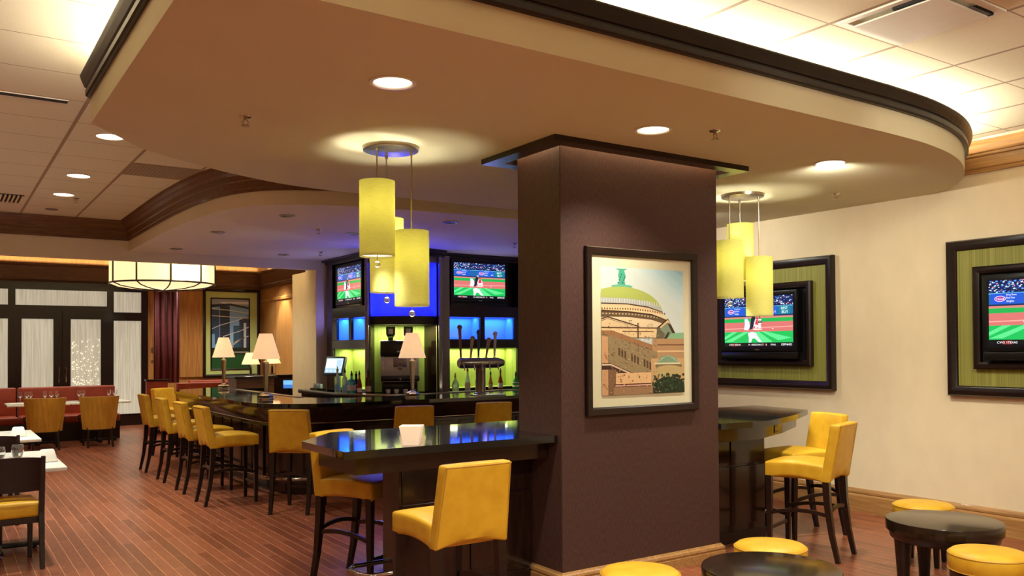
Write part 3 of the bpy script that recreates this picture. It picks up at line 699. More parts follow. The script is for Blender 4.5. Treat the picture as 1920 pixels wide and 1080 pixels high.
# ---- beer tap tower
t=thing('beer_tap_tower','steel beer tap tower with a horizontal barrel and five handles on the bar','beer tap',(5.72,9.2,BZ),R(-4))
b=BM();lathe(b,[(.085,0),(.085,.02),(.062,.03),(.062,.34),(.07,.36)],seg=28);obj('column',b,STEEL,t,50)
b=BM();lathe(b,[(.05,-.31),(.066,-.29),(.066,.24),(.04,.33),(.001,.33)],seg=28);bmesh.ops.transform(b,matrix=Matrix.Translation((0,0,.40))@Matrix.Rotation(PI/2,4,'Y'),verts=b.verts);obj('barrel',b,STEEL,t,50)
tapc=[(120,80,50),(170,140,100),(60,70,90),(168,126,90),(200,190,170)]
for i,(x,h,tilt) in enumerate([(-.28,.36,-.04),(-.14,.22,.12),(-.03,.30,.02),(.08,.2,.2),(.2,.28,.05)]):
    b=BM();lathe(b,[(.014,.45),(.016,.47),(.008,.49)],x,0,12);tube(b,[(x,-.06,.40),(x,-.1,.36),(x,-.105,.31)],.009,8);tp=obj('tap',b,CHROME,t,50)
    b=BM();tube(b,[(x,0,.485),(x+tilt*h*.5,0,.485+h*.5),(x+tilt*h,0,.485+h)],.012,10,r2=.022);lathe(b,[(.012,-.02),(.03,-.012),(.034,0),(.03,.012),(.012,.02)],0,0,16)
    bm_=[v for v in b.verts][-80:]
    bmesh.ops.transform(b,matrix=Matrix.Translation((x+tilt*h,0,.49+h))@Matrix.Rotation(PI/2,4,'X'),verts=bm_);obj('tap_handle',b,mat('tap_handle_%s'%['brown','tan','slate','copper','ivory'][i],tapc[i],.35,noise=.3,nscale=60),tp,50)
b=BM();box(b,-.2,.2,-.16,.12,.0005,.008,.003)
t2=thing('drip_tray','flat steel drip tray under the beer tap tower','tray',(5.72,9.2,BZ),R(-4));bmesh.ops.translate(b,verts=b.verts,vec=(0,-.12,0))
b.free();b=BM();box(b,-.2,.2,-.3,-.095,.0,.012,.003);obj('tray',b,STEEL,t2)

# ================================================= TELEVISIONS
def screen_mesh():
    c=Canvas(.92,.54);rnd=random.Random(3);c.rect(0,0,1,1,(20,40,90))
    c.rect(0,.8,1,1,(14,26,70));c.k+=1
    for i in range(420):
        x=rnd.random();y=.8+rnd.random()*.2;s=.004+rnd.random()*.014;col=rnd.choice([(230,240,250),(90,150,230),(30,70,170),(10,16,50),(190,210,235),(60,110,210),(200,120,140),(20,30,80),(130,190,230)])
        c.k+=.02;c.poly([(x,y),(x+s,y+.01*rnd.random()),(x+s*.9,y+s*1.4),(x-s*.2,y+s*1.1)],col,False)
    c.k=int(c.k)+1
    c.rect(0,.62,1,.80,(24,90,150));c.rect(0,.785,1,.8,(90,170,210));c.rect(.46,.63,.78,.79,(36,84,196));c.rect(.80,.63,.97,.79,(18,110,130))
    c.rect(0.02,.63,.30,.79,(30,78,190))
    for x in (.53,.1): c.ell(x,.71,.05,.045,(225,210,235));c.ell(x,.71,.044,.037,(150,60,150));c.text('Hood',x-.034,.693,.036,(245,235,250))
    for x in (.585,.155):
        c.text('Bring Home',x,.755,.028,(235,240,255),.8);c.text('Red Sox',x,.708,.03,(235,240,255),.9);c.text('Singles',x,.655,.034,(235,240,255),.9)
    c.text('x 4',.72,.66,.05,(235,240,255),.8)
    c.text('BEST',.835,.72,.05,(215,250,250),1.1);c.text('BUY',.845,.645,.055,(215,250,250),1.1)
    c.rect(0,.60,1,.625,(20,40,80));c.rect(0,.565,1,.60,(196,120,110));c.rect(0,.49,1,.565,(30,160,70));c.rect(0,.30,1,.49,(196,104,100))
    c.poly([(0,.37),(0,.35),(1,.38),(1,.40)],(214,150,140))
    c.rect(0,.08,1,.30,(24,172,80))
    for a in ((.0,.10,.30,.30,.38,.30,.12,.10),(.55,.08,.45,.29,.52,.3,.72,.09),(.8,.12,.55,.3,.62,.3,.98,.17),(.0,.2,.12,.3,.2,.3,.0,.14)): c.poly([(a[0],a[1]),(a[2],a[3]),(a[4],a[5]),(a[6],a[7])],(86,206,128))
    c.ell(.5,.345,.07,.012,(235,215,205));c.ell(.72,.35,.012,.008,(240,230,225))
    # umpire, catcher, batter and pitcher of the broadcast picture
    c.poly([(.38,.34),(.43,.36),(.455,.5),(.47,.56),(.47,.6),(.44,.62),(.41,.58),(.40,.48)],(20,34,50));c.ell(.455,.635,.018,.026,(225,230,235));c.ell(.455,.635,.011,.016,(20,30,60))
    c.poly([(.44,.37),(.48,.36),(.5,.4),(.53,.36),(.555,.38),(.545,.48),(.52,.55),(.47,.55),(.45,.46)],(232,214,222));c.poly([(.465,.45),(.5,.43),(.53,.46),(.52,.54),(.48,.54)],(206,44,66));c.poly([(.44,.37),(.455,.42),(.47,.38)],(180,30,50));c.ell(.5,.565,.016,.024,(196,40,60))
    c.poly([(.30,.34),(.36,.33),(.39,.40),(.38,.50),(.35,.56),(.31,.55),(.315,.45)],(206,220,246));c.ell(.33,.57,.016,.02,(120,160,210))
    c.poly([(.36,.27),(.42,.30),(.48,.27),(.51,.19),(.565,.09),(.52,.09),(.46,.17),(.42,.16),(.405,.085),(.37,.085),(.375,.17)],(236,240,250))
    c.rect(0,0,1,.08,(8,8,12));c.rect(.12,.008,.2,.065,(120,20,24));c.rect(.56,.008,.64,.065,(60,14,18))
    c.text('CWS',.07,.022,.035,(240,240,240),1.1);c.text('1TEXAS',.15,.022,.035,(240,240,240));c.text('14  ARIZONA ST',.36,.022,.035,(245,245,245),1.1);c.text('8',.62,.022,.035,(245,245,245));c.text('FINAL',.69,.022,.035,(240,240,240));c.text('ESPNHD',.84,.02,.042,(250,250,250),1.15)
    return c
_sc=screen_mesh();_scme=[None]
def television(label,loc,rz,sw,group=None,stand=None):
    """screen width sw; local frame: x to the viewer's right, -y toward the viewer, origin at screen centre back"""
    sh=sw*.54/.92;t=thing('television',label,'television',loc,rz,group)
    b=BM();box(b,-sw/2-.05,sw/2+.05,-.05,.04,-sh/2-.05,sh/2+.045,.006);box(b,-sw*.35,sw*.35,.04,.08,-sh*.35,sh*.35);obj('housing',b,BLK,t,30)
    if _scme[0] is None:
        o=_sc.build('screen',SCREEN,t);_scme[0]=o.data
    else:
        o=bpy.data.objects.new('screen',_scme[0]);COL.objects.link(o);o.parent=t
    o.location=(0,-.0515,0);o.scale=(sw/.92,1,sw/.92)
    b=BM();frame_ring(b,sw+.1,sh+.095,[(0,-.05),(.0,-.062),(.008,-.066),(.045,-.06),(.05,-.0505)],0,-.0025);obj('bezel',b,BLK,t,40)
    b=BM();box(b,-sw/2-.05,sw/2+.05,-.06,.0,-sh/2-.13,-sh/2-.055,.01);obj('speaker_bar',b,BLK,t,40)
    b=BM();box(b,-.03,.03,-.0665,-.064,-sh/2-.038,-sh/2-.026);obj('badge',b,CHROME,t)
    return t
def wall_tv(yc,lab,labf,group):
    # shadow box frame on the right wall, facing -X
    t=thing('shadow_box_frame',labf,'wall frame',(XW,yc,1.838),R(-90),'shadow box frames on the right wall')
    W,H=1.73,1.35;iw,ih=1.25,.872
    b=BM();prism(b,[(-W/2+.03,-.03),(W/2-.03,-.03),(W/2-.03,-.001),(-W/2+.03,-.001)],-H/2+.03,H/2-.03)
    obj('fabric_panel',b,GREENF,t)
    b=BM();frame_ring(b,W,H,[(0,-.001),(0,-.05),(.012,-.068),(.03,-.072),(.055,-.06),(.075,-.056),(.088,-.04),(.09,-.031),(.09,-.001)]);obj('outer_moulding',b,DARK,t,40)
    b=BM();frame_ring(b,iw,ih,[(0,-.031),(0,-.075),(.014,-.09),(.035,-.092),(.06,-.075),(.06,-.031)],0,-.002);obj('inner_moulding',b,DARK,t,40)
    b=BM();box(b,-iw/2+.05,iw/2-.05,-.036,-.031,-ih/2+.05,ih/2-.05);obj('backing',b,BLKM,t)
    television(lab,(XW-.082,yc,1.872),R(-90),.915,group)
wall_tv(6.10,'flat television playing baseball in the shadow box behind the green pendants','dark wood shadow box frame with green fabric, partly hidden by the column and pendants','televisions framed on the right wall')
wall_tv(3.22,'flat television playing baseball at the right edge of the view','dark wood shadow box frame with green fabric at the right edge of the view','televisions framed on the right wall')

# ================================================= PICTURE ON THE COLUMN
t=thing('framed_photograph','framed print of a green domed stone building on the brown column','picture',(4.15,CY0,1.715))
W,H=1.056,1.15
b=BM();frame_ring(b,W,H,[(0,-.001),(0,-.03),(.006,-.036),(.045,-.032),(.056,-.02),(.056,-.001)]);obj('picture_frame',b,DARK,t,40)
b=BM();box(b,-W/2+.045,W/2-.045,-.012,-.002,-H/2+.045,H/2-.05);obj('mat_board',b,mat('mat_board_cream',(208,200,166),.7,noise=.02),t)
c=Canvas(.782,.885)
SK=[(196,208,202),(188,208,208),(176,206,210),(166,202,210),(150,192,206)]
c.rect(0,0,1,1,(196,204,196))
for i in range(5): c.poly([(.35+i*.13,1),(1,1),(1,.45+i*.12)],SK[i])
ST=(212,184,142);ST2=(188,154,112);ST3=(150,116,84);DK=(62,42,32);GR=(164,174,88);TQ=(70,160,130);GY=(170,172,166)
# small domes, dome, drum
c.poly([(.19,.79),(.29,.79),(.275,.84),(.29,.90),(.27,.965),(.31,.985),(.17,.985),(.21,.965),(.20,.9),(.215,.84)],TQ)
for i in range(7): c.ell(.2+.013*i,.82+.02*(i%4)*1.6,.008,.012,(26,100,86),8)
c.ell(.245,.78,.125,.02,(96,170,140))
c.poly([(0,.70)]+[(.24+.50*math.cos(a),.45+.325*math.sin(a)) for a in [R(150-i*8) for i in range(17)]]+[(.735,.5),(0,.5)],GR)
c.poly([(0,.64),(.3,.64),(.55,.61),(.7,.55),(.735,.5),(.5,.52),(0,.56)],GY)
for i in range(24): x=i*.03;yy=.635-.11*max(0,x-.25)**1.5;c.poly([(x,yy-.05),(x+.006,yy-.05),(x+.006,yy),(x,yy)],(206,208,200),i==0)
c.poly([(0,.57),(.3,.57),(.55,.54),(.735,.48),(.735,.43),(.5,.47),(0,.5)],ST)
c.poly([(0,.58),(.3,.58),(.55,.55),(.735,.49),(.735,.48),(.55,.535),(.3,.567),(0,.567)],DK)
c.poly([(0,.535),(.3,.53),(.6,.50),(.8,.42),(.8,.39),(.6,.465),(.3,.495),(0,.50)],(222,196,150))
for i in range(26): x=.01+i*.03;yy=.515-.16*max(0,x-.3)**1.6;c.ell(x,yy,.009,.012,(130,90,54),8,step=(i==0))
c.poly([(0,.49),(.3,.485),(.6,.455),(.8,.38),(.79,.33),(.6,.39),(.3,.42),(0,.42)],(96,74,52))
for i in range(20): x=.02+i*.038;yy=.455-.17*max(0,x-.3)**1.5;c.ell(x,yy,.012,.01,(176,160,120),7,step=(i==0))
c.poly([(0,.495),(.3,.49),(.6,.46),(.8,.385),(.8,.372),(.6,.445),(.3,.475),(0,.48)],DK)
c.poly([(.05,.42),(.3,.42),(.6,.39),(.78,.335),(.7,.28),(.5,.24),(0,.26)],(216,194,156))
# gables + long wings
c.poly([(.0,.41),(.07,.42),(.45,.31),(.42,.28),(.0,.28)],ST);c.poly([(0,.40),(.07,.425),(.46,.31),(.43,.295),(.07,.395),(0,.365)],DK);c.poly([(0,.385),(.07,.41),(.44,.302),(.43,.297),(.07,.40),(0,.372)],(206,180,140))
c.poly([(.68,.30),(.80,.40),(.90,.20),(.86,.20),(.78,.1),(.66,.16)],(120,136,112));c.poly([(.66,.30),(.80,.41),(.91,.2),(.87,.2),(.79,.36),(.70,.28)],DK);c.poly([(.69,.30),(.8,.395),(.83,.34),(.79,.36),(.71,.29)],(214,178,130))
c.rect(.0,.18,.68,.29,(220,190,142));c.rect(0,.285,.70,.30,(96,66,46));c.rect(.24,.245,.62,.255,(110,80,56));c.rect(.42,.17,.435,.35,(70,46,34));c.poly([(.68,.3),(.76,.22),(.70,.08),(.64,.09),(.66,.28)],(96,92,70));c.poly([(.70,.1),(.80,.25),(.82,.24),(.74,.05)],DK)
c.poly([(.74,.12),(.84,.23),(1,.24),(1,.1)],(126,170,128));c.poly([(.73,.08),(.74,.12),(1,.125),(1,.07)],(60,140,112));c.rect(.72,.045,1,.07,(150,96,60))
c.poly([(0,.26),(.12,.26),(.70,.055),(.68,-.0),(.1,.2),(0,.22)],(150,108,72));c.poly([(0,.215),(.1,.20),(.68,0),(.67,-.03),(.1,.165),(0,.19)],DK)
# lower half is drawn with y shifted down: rescale so everything fits in 0..1 below
v=[]
for (x,y,z) in c.v: v.append((x,y,z))
# compress: lower edge of the part above lies at 0.0 -> move up to keep room for the lower storeys
def mapz(z):
    y=z/c.h+.5;y2=.33+y*.67 if y>0 else .33+y*.67;return (y2-.5)*c.h
c.v=[(x,y,mapz(z)) for x,y,z in c.v]
c.rect(.6,.2,1,.44,(170,132,92));c.rect(.66,.385,1,.395,(110,74,50));c.rect(.66,.33,1,.345,(206,170,124))
c.poly([(0,.47),(.1,.465),(.66,.33),(.68,.13),(0,.13)],(142,122,88));c.poly([(0,.46),(.07,.455),(.07,.2),(0,.2)],(196,150,108))
for i in range(3):
    x=.19+i*.15;y=.37-i*.045
    for k in range(3): c.poly([(x+k*.035,y-.012*k),(x+.022+k*.035,y-.008-.012*k),(x+.022+k*.035,y-.068-.012*k),(x+k*.035,y-.06-.012*k)],(84,62,46),k==0)
c.poly([(0,.25),(.1,.25),(.4,.155),(.36,.13),(0,.2)],DK);c.poly([(0,.245),(.1,.245),(.38,.155),(.36,.148),(.1,.232),(0,.232)],(210,180,150))
c.rect(0,0,.07,.2,(190,146,104));c.rect(.07,0,.16,.2,(120,88,64));c.rect(.16,.07,.6,.17,(214,172,124));c.rect(.14,.06,.62,.085,(88,44,36));c.rect(.15,.066,.61,.076,(206,160,140));c.rect(.13,0,.62,.06,(146,112,80))
c.rect(.58,.05,1,.28,(190,150,104));c.ell(.80,.22,.17,.035,(120,104,70),24);c.ell(.80,.175,.19,.05,(178,154,104),24);c.poly([(.64,.235)]+[(.79+.135*math.cos(R(a)),.235+.07*math.sin(R(a))) for a in range(180,-1,-12)],(120,146,116))
for i in range(7): a=R(20+i*23);c.poly([(.79,.305),(.79+.13*math.cos(a)-.006,.235+.06*math.sin(a)),(.79+.13*math.cos(a)+.006,.235+.06*math.sin(a))],(190,206,180),i==0)
c.poly([(.62,.245),(.95,.245),(.95,.232),(.62,.232)],(206,196,160))
rr=random.Random(5)
c.ell(.8,.05,.2,.08,(22,38,22),24);c.rect(.6,0,1,.06,(22,36,22))
for i in range(150): x=.6+rr.random()*.4;y=rr.random()*.15;s=.006+.012*rr.random();c.k+=.02;c.ell(x,y,s,s*.9,rr.choice([(16,30,18),(34,58,34),(26,46,28),(50,74,44)]),6,step=False)
for i in range(380):
    x=rr.random()*.7;y=rr.random()*.62
    if y>.62-.1*x: continue
    s_=.002+.006*rr.random();c.k+=.004;k_=rr.choice([(120,92,68),(196,166,126),(120,92,68),(190,158,118),(150,118,86)]);c.poly([(x,y),(x+s_*2.2,y-s_*.5),(x+s_*2.2,y+s_*.4),(x,y+s_*.9)],k_,False)
c.build('print',PRINT,t,(0,-.0125,.002))

# ================================================= POUFS AND LOW TABLES
def pouf(label,x,y,r,first=[None]):
    if first[0] is None:
        t=thing('round_pouf',label,'pouf',(x,y,0),0,'round yellow poufs')
        b=BM();lathe(b,[(.195,.325),(.207,.335),(.209,.41),(.204,.425),(.19,.437),(.12,.446),(.001,.45)],seg=48,cap1=False);o=obj('cushion',b,YEL,t,60)
        for z,rr in ((.420,.2085),(.334,.208)):
            b=BM();tube(b,[(rr*math.cos(2*PI*i/48),rr*math.sin(2*PI*i/48),z) for i in range(48)],.003,6,closed=True);obj('piping',b,OCH,o,60)
        b=BM();lathe(b,[(.196,.235),(.2,.24),(.2,.325)],seg=48);obj('base_ring',b,DARK,t,50)
        for k in range(4):
            a=PI/4+k*PI/2;b=BM();taper(b,(.16*math.cos(a),.16*math.sin(a),0),(.155*math.cos(a),.155*math.sin(a),.24),.016,.024);obj('leg',b,DARK,t)
        first[0]=t;return t
    return dup(first[0],(x,y,0),.3,label)
pouf('round yellow pouf at the bottom centre, in front of the column baseboard',3.05,3.34,.2)
pouf('round yellow pouf partly hidden behind the nearest low round table',4.08,3.34,.2)
pouf('round yellow pouf behind the farther low table, against the right wall baseboard',6.05,3.55,.2)
pouf('round yellow pouf at the lower right corner, in front of the farther low table',4.93,2.51,.2)
def lowtable(label,x,y,rz,first=[None]):
    if first[0] is None:
        t=thing('low_round_table',label,'table',(x,y,0),rz,'low round cocktail tables')
        b=BM();lathe(b,[(.335,.385),(.35,.39),(.352,.452),(.349,.459),(.345,.46)],seg=64);obj('tabletop',b,mat('espresso_veneer_top',(44,28,18),.2,coat=.2,col2=(30,19,12),nscale=5,stretch=(1,9,1)),t,50)
        b=BM();lathe(b,[(.31,.33),(.325,.34),(.335,.386)],seg=64);obj('apron',b,DARK,t,50)
        for k in range(4):
            a=PI/4+k*PI/2;b=BM();x0,y0=.27*math.cos(a),.27*math.sin(a)
            lathe(b,[(.034,0),(.038,.1),(.048,.25),(.056,.36)],x0,y0,16);obj('leg',b,DARK,t,50)
        first[0]=t;return t
    return dup(first[0],(x,y,0),rz,label)
lowtable('low round espresso table at the right, between two yellow poufs',5.47,3.07,.2)
lowtable('low round black table cut by the bottom edge, in front of the column',3.58,2.93,.5)

# ================================================= BACK BAR TOWER
BLUEW=mat('blue_tinted_niche',(150,170,240),.5,noise=.02)  # blue light put into the colour of the white niche walls
BLUE=(.0,.012,1.0);CYAN=(.06,.5,1.0)
bb=thing('back_bar_cabinet','dark wood back bar tower with blue and lime lit niches around a curved centre','cabinet',(5.3,11,0))
def local(ox,oy,ang): return Matrix.Translation((ox,oy,0))@Matrix.Rotation(ang,4,'Z')
def place(b,M): bmesh.ops.transform(b,matrix=M,verts=b.verts);return b
def niche(M,x0,x1,z0,z1,d,m,name='niche'):
    b=BM();t_=.012
    box(b,x0-t_,x1+t_,d,d+t_,z0-t_,z1+t_);box(b,x0-t_,x0,0.005,d,z0,z1);box(b,x1,x1+t_,0.005,d,z0,z1);box(b,x0-t_,x1+t_,.005,d,z1,z1+t_);box(b,x0-t_,x1+t_,.005,d,z0-t_,z0)
    return obj(name,place(b,M),m,bb,world=True)
def facebars(M,bars,name='face_frame',m=None):
    b=BM()
    for x0,x1,z0,z1 in bars: box(b,x0,x1,-.02,.02,z0,z1,.003)
    return obj(name,place(b,M),m or DARKH,bb,world=True)
def rect_cab(M,W,tvx,bl,gr,side):
    # tvx opening, bl list of blue cells, gr lime cell
    zb=(1.74,2.06);zt=(2.22,2.88)
    bars=[(0,tvx[0],.0,2.88),(tvx[1],W,0,2.88),(0,W,2.88,2.93)]
    facebars(M,bars);facebars(M,[(tvx[0],tvx[1],zb[1],zt[0]),(tvx[0],tvx[1],1.61,zb[0]),(tvx[0],bl[0][0],zb[0],zb[1]),(bl[0][1],bl[1][0],zb[0],zb[1]),(bl[1][1],tvx[1],zb[0],zb[1]),(tvx[0],gr[0],1.04,1.61),(gr[1],tvx[1],1.04,1.61),(tvx[0],tvx[1],0,1.04)],'face_rail')
    niche(M,tvx[0],tvx[1],zt[0],zt[1],.16,BLKM,'television_recess')
    for c in bl:
        niche(M,c[0],c[1],zb[0],zb[1],.22,BLUEW,'blue_lit_niche')
        p=M@Vector(((c[0]+c[1])/2,.12,0));rz=M.to_euler().z
        lamp_area(p.x,p.y,zb[1]-.008,c[1]-c[0]-.04,.05,1.2,CYAN,(0,0,rz))
        lamp_area(p.x,p.y,zb[0]+.008,(c[1]-c[0])*.4,.05,.9,(.07,.05,1),(PI,0,rz))
    niche(M,gr[0],gr[1],1.04,1.61,.30,GREENP,'lime_lit_niche')
    p=M@Vector(((gr[0]+gr[1])/2,.2,0));lamp_area(p.x,p.y,1.602,gr[1]-gr[0]-.1,.04,3.4,(1,.95,.75),(0,0,M.to_euler().z))
    b=BM();prism(b,[(-.02,.4),(-.02,-.09),(W+.02,-.09),(W+.02,.4)],2.93,2.963,.004);prism(b,[(0,.4),(0,-.05),(W,-.05),(W,.4)],2.9,2.932);obj('cornice',place(b,M),DARK,bb,world=True)
    b=BM();box(b,0,W,.32,.36,0,2.95);box(b,-.0,.02,0,.34,0,2.95);box(b,W-.02,W,0,.34,0,2.95);obj('carcass',place(b,M),DARK,bb,world=True)
MR=local(5.93,10.6,0);rect_cab(MR,1.40,(.07,1.32),[(.08,.645),(.725,1.24)],(.07,1.30),0)
ML=local(4.98,12.44,R(-90));rect_cab(ML,1.44,(.22,1.41),[(.39,.835),(.93,1.41)],(.24,1.41),0)
MC=local(5.32,10.55,math.atan2(-.4,.877))
def bow(w,bul,back,n=14):
    pts=[(-w+2*w*i/n,-bul*(1-(2*i/n-1)**2)) for i in range(n+1)]
    return pts+[(w,back),(-w,back)]
b=BM();prism(b,bow(.60,.36,.3),2.905,2.963,.004);prism(b,bow(.56,.31,.3),2.87,2.907);obj('curved_cornice',place(b,MC),DARK,bb,world=True)
b=BM();prism(b,bow(.49,.22,-.0 if False else .02),2.79,2.872);obj('curved_valance',place(b,MC),BOXM,bb,40,world=True)
b=BM();prism(b,bow(.475,.2,.34),1.935,2.05,.004);obj('curved_shelf_band',place(b,MC),TRIMD,bb,40,world=True)
def curved_niche(z0,z1,m,name,d=.26,w=.45):
    b=BM();n=18;r0=[];r1=[]
    for i in range(n+1):
        u=-1+2*i/n;x=w*u;y=d*(1-u**4) if abs(u)<1 else 0
        r0.append(b.verts.new((x,y,z0)));r1.append(b.verts.new((x,y,z1)))
    for i in range(n): b.faces.new((r0[i],r0[i+1],r1[i+1],r1[i]))
    return obj(name,place(b,MC),m,bb,60,world=True)
curved_niche(2.05,2.87,BLUEW,'blue_curved_niche')
b=BM();box(b,-.46,.46,.3,.31,1.0,1.94);obj('lime_back_panel',place(b,MC),GREENP,bb,world=True)
b=BM();box(b,-.46,-.45,-.0,.3,1.0,1.94);box(b,.45,.46,.0,.3,1.0,1.94);obj('lime_side_panel',place(b,MC),GREENP,bb,world=True)
rzC=MC.to_euler().z
p=MC@Vector((0,-.05,0));lamp_area(p.x,p.y,2.785,.8,.05,8,BLUE,(0,0,rzC));lamp_area(p.x,p.y,2.06,.8,.05,6,BLUE,(PI,0,rzC))
p=MC@Vector((0,.05,0));lamp_area(p.x,p.y,1.93,.8,.05,6.5,(1,.95,.8),(0,0,rzC))
for s in (-1,1):
    p=MC@Vector((s*.50,-.11,1.03));q=MC@Vector((s*.50,-.05,2.9));lamp_spot(p.x,p.y,p.z,2.2,70,1,WARM2,.015,tuple(q))
    b=BM();prism(b,[(s*.455,-.02),(s*.51,-.02),(s*.51,.3),(s*.455,.3)],1.0,2.87);obj('pilaster',place(b,MC),DARKH,bb,world=True)
    b=BM();tube(b,[(s*.50,-.055,1.0),(s*.50,-.055,2.87)],.028,20);obj('steel_pilaster',place(b,MC),BOXM,bb,60,world=True)
b=BM();box(b,.54,.64,.09,.13,1,2.9)
obj('filler_panel',place(b,MC),BOXM,bb,world=True)
b=BM();prism(b,[(4.98,11.02),(4.87,10.78),(5.3,11.2)],0,2.9);prism(b,[(5.77,10.36),(5.94,10.61),(5.7,10.8)],0,2.9);prism(b,[(4.9,10.9),(5.8,10.5),(5.95,10.9),(5.2,11.3)],0,.96);obj('corner_panel',b,DARKH,bb,world=True)
television('flat television playing baseball in the dark cabinet right of the curved blue niche',(6.59,10.66,2.592),0,.88,'televisions in the back bar')
television('flat television playing baseball seen obliquely left of the curved blue niche',(5.04,11.65,2.565),R(-90),.86,'televisions in the back bar')
# added blue spots before the niches, standing in for their spill outside
for x,y,z,tx,ty,tz,e in ((4.97,12.2,2.0,4.7,12.6,2.3,12),(4.9,11.6,2.0,3.8,11.6,3.2,9),(5.0,11.9,2.62,4.6,12.6,1.7,16),(5.1,10.3,2.5,4.3,9.3,3.2,10),(6.6,10.5,1.95,6.4,9.2,3.1,10)): lamp_spot(x,y,z,e,150,1,(.22,.2,1),.02,(tx,ty,tz))
# ---- back counter
cpts=[(XW-.01,10.28),(6.1,10.28)]+smoothpath([(6.1,10.28),(5.75,10.2),(5.35,10.12),(4.95,10.25),(4.68,10.55),(4.56,10.95),(4.54,11.4)],4)[1:]+[(4.54,12.48)]
bk=thing('back_bar_counter','steel edged counter in front of the back bar tower','countertop',(5.3,11,0))
poly=cpts+[(4.96,12.48),(4.96,11.05),(4.88,10.74),(5.1,10.6),(5.76,10.3),(5.93,10.56),(XW-.01,10.56)]
obj('stone_slab',prism(BM(),poly,.96,1.0,.004),GRAN,bk,40,world=True)
obj('steel_edge',skin(cpts,[(0,1.012),(-.02,1.008),(-.026,.985),(-.02,.955),(0,.95)]),STEEL,bk,60,world=True)
obj('cabinet_front',skin(cpts,[(.03,.955),(.03,.1),(.08,.1),(.08,0)]),DARK,bk,40,world=True)

# ---- coffee machine
M_=MC@Matrix.Translation((-.06,.0,0))
cm=thing('coffee_machine','black and steel espresso machine with two bean hoppers in the lime niche','coffee machine',tuple(MC@Vector((-.06,0,1.0))),rzC)
b=BM();box(b,-.25,.25,-.2,.24,.24,.50,.012);obj('body',b,mat('satin_steel_panel',(206,198,188),.35,metal=.35,noise=.05),cm,30)
b=BM();box(b,-.26,.26,-.22,.24,.50,.72,.02);obj('top_housing',b,BLK,cm,30)
b=BM();box(b,-.255,.255,-.28,.24,.17,.24,.012);box(b,-.24,.24,-.1,.24,.02,.17,.01);obj('drip_base',b,BLK,cm,30)
for s in (-1,1):
    b=BM();x=s*.12
    lathe(b,[(.045,.72),(.05,.76),(.085,.80),(.088,.9),(.08,.91)],x,.03,4,rot=PI/4);obj('bean_hopper',b,mat('smoked_plastic',(40,46,20),.15,trans=.4),cm)
    b=BM();box(b,x-.03,x+.03,-.045,-.035,.81,.88);obj('hopper_label',b,WHITE,cm)
b=BM();box(b,-.09,.09,-.215,-.2,.36,.48,.005);box(b,-.03,.03,-.25,-.2,.33,.37,.005);obj('brew_head',b,BOXM,cm,30)
b=BM();
for x in (-.22,.2): tube(b,[(x,-.22,.5),(x,-.25,.46),(x,-.245,.34)],.008,8)
obj('steam_wand',b,CHROME,cm,60)
b=BM();tube(b,[(0,-.27,.19),(0,-.3,.2)],.012,8);box(b,-.24,.24,-.27,-.08,.165,.172);obj('drip_grate',b,STEEL,cm)
b=BM();
for k in range(4): box(b,-.04+k*.03,-.02+k*.03,-.224,-.22,.56,.58)
obj('buttons',b,WHITE,cm)
for i,x in enumerate((-.16,-.05,.07,.17)):
    b=BM();lathe(b,[(.02,0),(.028,.004),(.034,.06),(.031,.06),(.024,.01),(.001,.01)],seg=16,cap1=False)
    g=obj('coffee_cup',b,WMET,None,60);p=MC@Vector((x-.06,-.2,1.0));g.location=p;tag(g,['white cup under the left side of the coffee machine','white cup left of centre under the coffee machine','white cup right of centre under the coffee machine','white cup at the right end under the coffee machine'][i],'cup','cups under the coffee machine')
# ---- point of sale screen
t=thing('pos_terminal','grey touch screen till on the back counter at the left end of the tower','till',(4.80,11.72,1.0),R(-58))
b=BM();box(b,-.1,.1,-.06,.1,0,.03,.008);taper(b,(0,.04,.03),(0,.06,.3),.04,.03);obj('stand',b,BLK,t)
b=BM();box(b,-.17,.17,-.03,.03,-.14,.14,.01);place(b,Matrix.Translation((0,.0,.36))@Matrix.Rotation(R(-18),4,'X'));s_=obj('monitor',b,mat('grey_plastic',(88,98,104),.4),t,30)
c=Canvas(.29,.22);c.rect(0,0,1,1,(196,216,226));c.rect(0,0,1,.3,(150,178,196));c.rect(.05,.38,.6,.9,(222,232,238));c.rect(.65,.38,.95,.9,(170,196,212))
for i in range(4): c.rect(.05+i*.24,.05,.24+i*.24,.24,(180,204,218))
o=c.build('touch_screen',SCREEN,s_,(0,0,0));o.matrix_local=Matrix.Translation((0,.0,.36))@Matrix.Rotation(R(-18),4,'X')@Matrix.Translation((0,-.0315,0))
